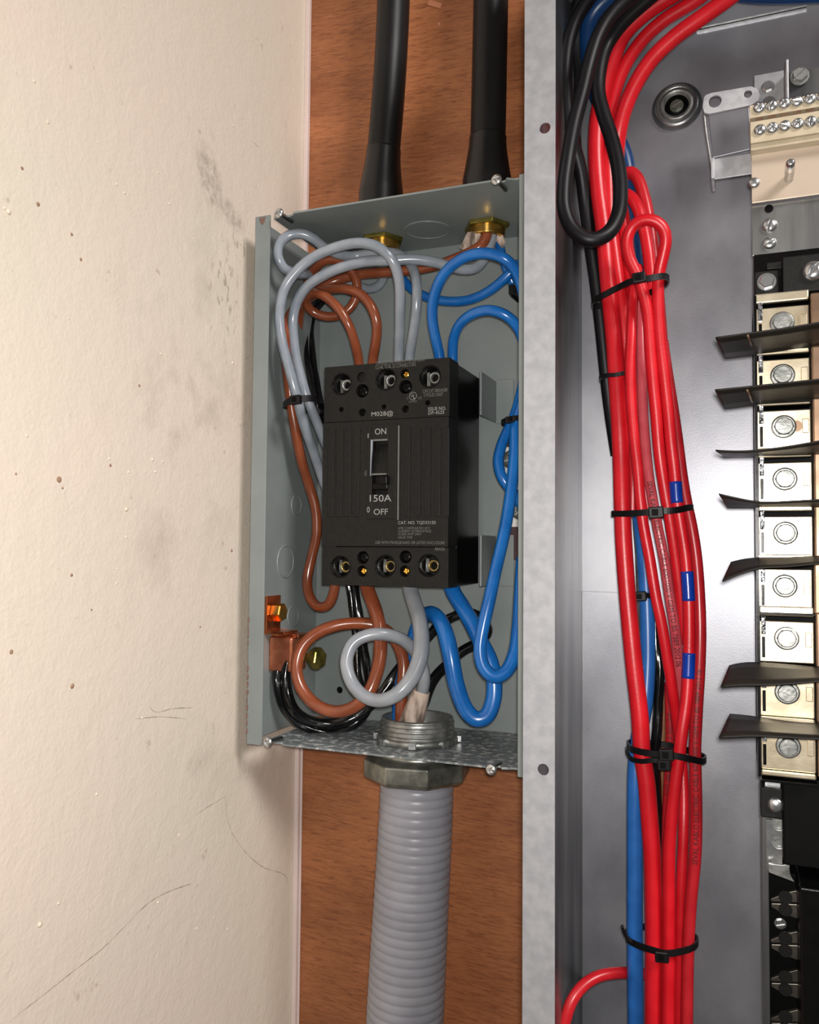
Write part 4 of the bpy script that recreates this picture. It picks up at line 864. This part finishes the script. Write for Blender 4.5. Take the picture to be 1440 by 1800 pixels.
fin('twisted thin black barrier fin, third from the top, seen almost edge on', [(1258, 793), (1300, 795), (1360, 790), (1440, 777), (1500, 765)], [(1274, 803), (1320, 802), (1380, 801), (1440, 799), (1500, 796)], -.035, .0, None)
fin('black barrier fin, fourth from the top, its tip turned up', [(1264, 870), (1300, 878), (1330, 884), (1440, 880), (1500, 878)], [(1280, 892), (1310, 892), (1345, 892), (1440, 891), (1500, 889)], -.035, .0, None)
fin('black barrier fin curving down at its tip, fifth from the top', [(1270, 1023), (1300, 1010), (1330, 1000), (1385, 998), (1440, 992), (1500, 990)], [(1285, 990), (1308, 984), (1335, 982), (1385, 982), (1440, 979), (1500, 978)], -.03, .0, None)
fin('broad black barrier fin with drooping tip, second from the bottom', [(1267, 1209), (1300, 1205), (1330, 1206), (1385, 1204), (1440, 1199), (1500, 1196)], [(1282, 1172), (1300, 1167), (1330, 1166), (1385, 1170), (1440, 1175), (1500, 1178)], -.035, .0, None)
fin('broad black barrier fin, lowest of all, above the last lug', [(1264, 1298), (1300, 1296), (1330, 1295), (1385, 1298), (1440, 1301), (1500, 1304)], [(1283, 1257), (1310, 1259), (1345, 1264), (1385, 1270), (1440, 1274), (1500, 1277)], -.035, .0, None)

# lower interior
li = thing('bus_support', 'galvanised side rail and punched strip below the lugs with black cover', 'bus support')
q = B(); a = at(1338, 1368, .03); c_ = at(1352, 1860, .03); q.box((a.x, .03, c_.z-.02), (a.x+.0040, .075, a.z)); q.build('rail', M['galv_side'], li, .0004)
sp_ = B(); a = at(1345, 1366, .02); c_ = at(1372, 1386, .02); sp_.box((a.x, .02, c_.z), (c_.x, .022, a.z)); sp_.build('punched_strip', M['zinc'], li)
a = at(1347, 1440, .022); c_ = at(1376, 1534, .022)
ps = B().box((a.x, .022, c_.z), (c_.x, .024, a.z)).build('punched_strip', M['zinc'], li)
boolean(ps, [cyl(at(1369, y, .022), FR, .0040, -.01, .01) for y in (1449, 1481, 1515)])
B().box((a.x, .025, c_.z), (c_.x, .0255, a.z)).build('strip_backing', M['zinc_dull'], li)
q = B(); a = at(1337, 1384, .012); c_ = at(1376, 1440, .012); q.box((a.x, .012, c_.z), (c_.x, .03, a.z)); q.build('black_bracket', M['black'], li, .0006)
screw('pan', at(1364, 1414, .012), FR, .0048, M['zinc'], li, 'rivet')
P_ = [(1351, 1518), (1376, 1521), (1400, 1516), (1450, 1512), (1480, 1520), (1480, 1572), (1430, 1566), (1410, 1556), (1352, 1534), (1350, 1526)]
sf = plate(P_, .016, .002, M['zinc_dull'], li, 'curved_flange')
boolean(sf, [cyl(at(1428, 1532, .016), FR, .0125, -.01, .01)])
cov = thing('bus_cover', 'black moulded cover below the lugs at the right edge', 'cover')
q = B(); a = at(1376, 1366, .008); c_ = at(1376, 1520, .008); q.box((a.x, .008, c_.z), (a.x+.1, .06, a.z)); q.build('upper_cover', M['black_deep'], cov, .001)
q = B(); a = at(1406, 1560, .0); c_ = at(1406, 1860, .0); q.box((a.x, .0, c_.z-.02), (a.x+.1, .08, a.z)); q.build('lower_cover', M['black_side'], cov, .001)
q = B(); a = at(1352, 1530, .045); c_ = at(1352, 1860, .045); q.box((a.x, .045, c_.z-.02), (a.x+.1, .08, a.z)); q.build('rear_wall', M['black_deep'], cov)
screw('hexslot', at(1372, 1623, .040), FR, .0034, M['zinc'], cov, 'screw', .3)
whr = ['upper pair', 'second pair', 'third pair', 'lowest pair']
for i, y in enumerate((1587, 1659, 1727, 1797)):
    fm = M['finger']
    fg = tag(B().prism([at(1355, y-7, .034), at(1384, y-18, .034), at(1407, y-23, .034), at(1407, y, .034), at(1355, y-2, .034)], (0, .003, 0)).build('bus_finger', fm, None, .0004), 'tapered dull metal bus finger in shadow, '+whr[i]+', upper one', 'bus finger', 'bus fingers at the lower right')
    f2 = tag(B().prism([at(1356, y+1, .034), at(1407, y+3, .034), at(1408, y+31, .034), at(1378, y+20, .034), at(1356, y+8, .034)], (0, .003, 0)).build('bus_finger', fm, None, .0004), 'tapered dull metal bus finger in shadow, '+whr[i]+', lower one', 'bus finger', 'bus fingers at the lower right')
    for ff, yy_ in ((fg, y-10), (f2, y+12)):
        B().lathe([(.0040, 0), (.0040, .0004)], align(at(1381, yy_, .034), FR), 20).build('painted_hole_dark', M['black'], ff)  # black disc paints the dark of a round hole in the finger
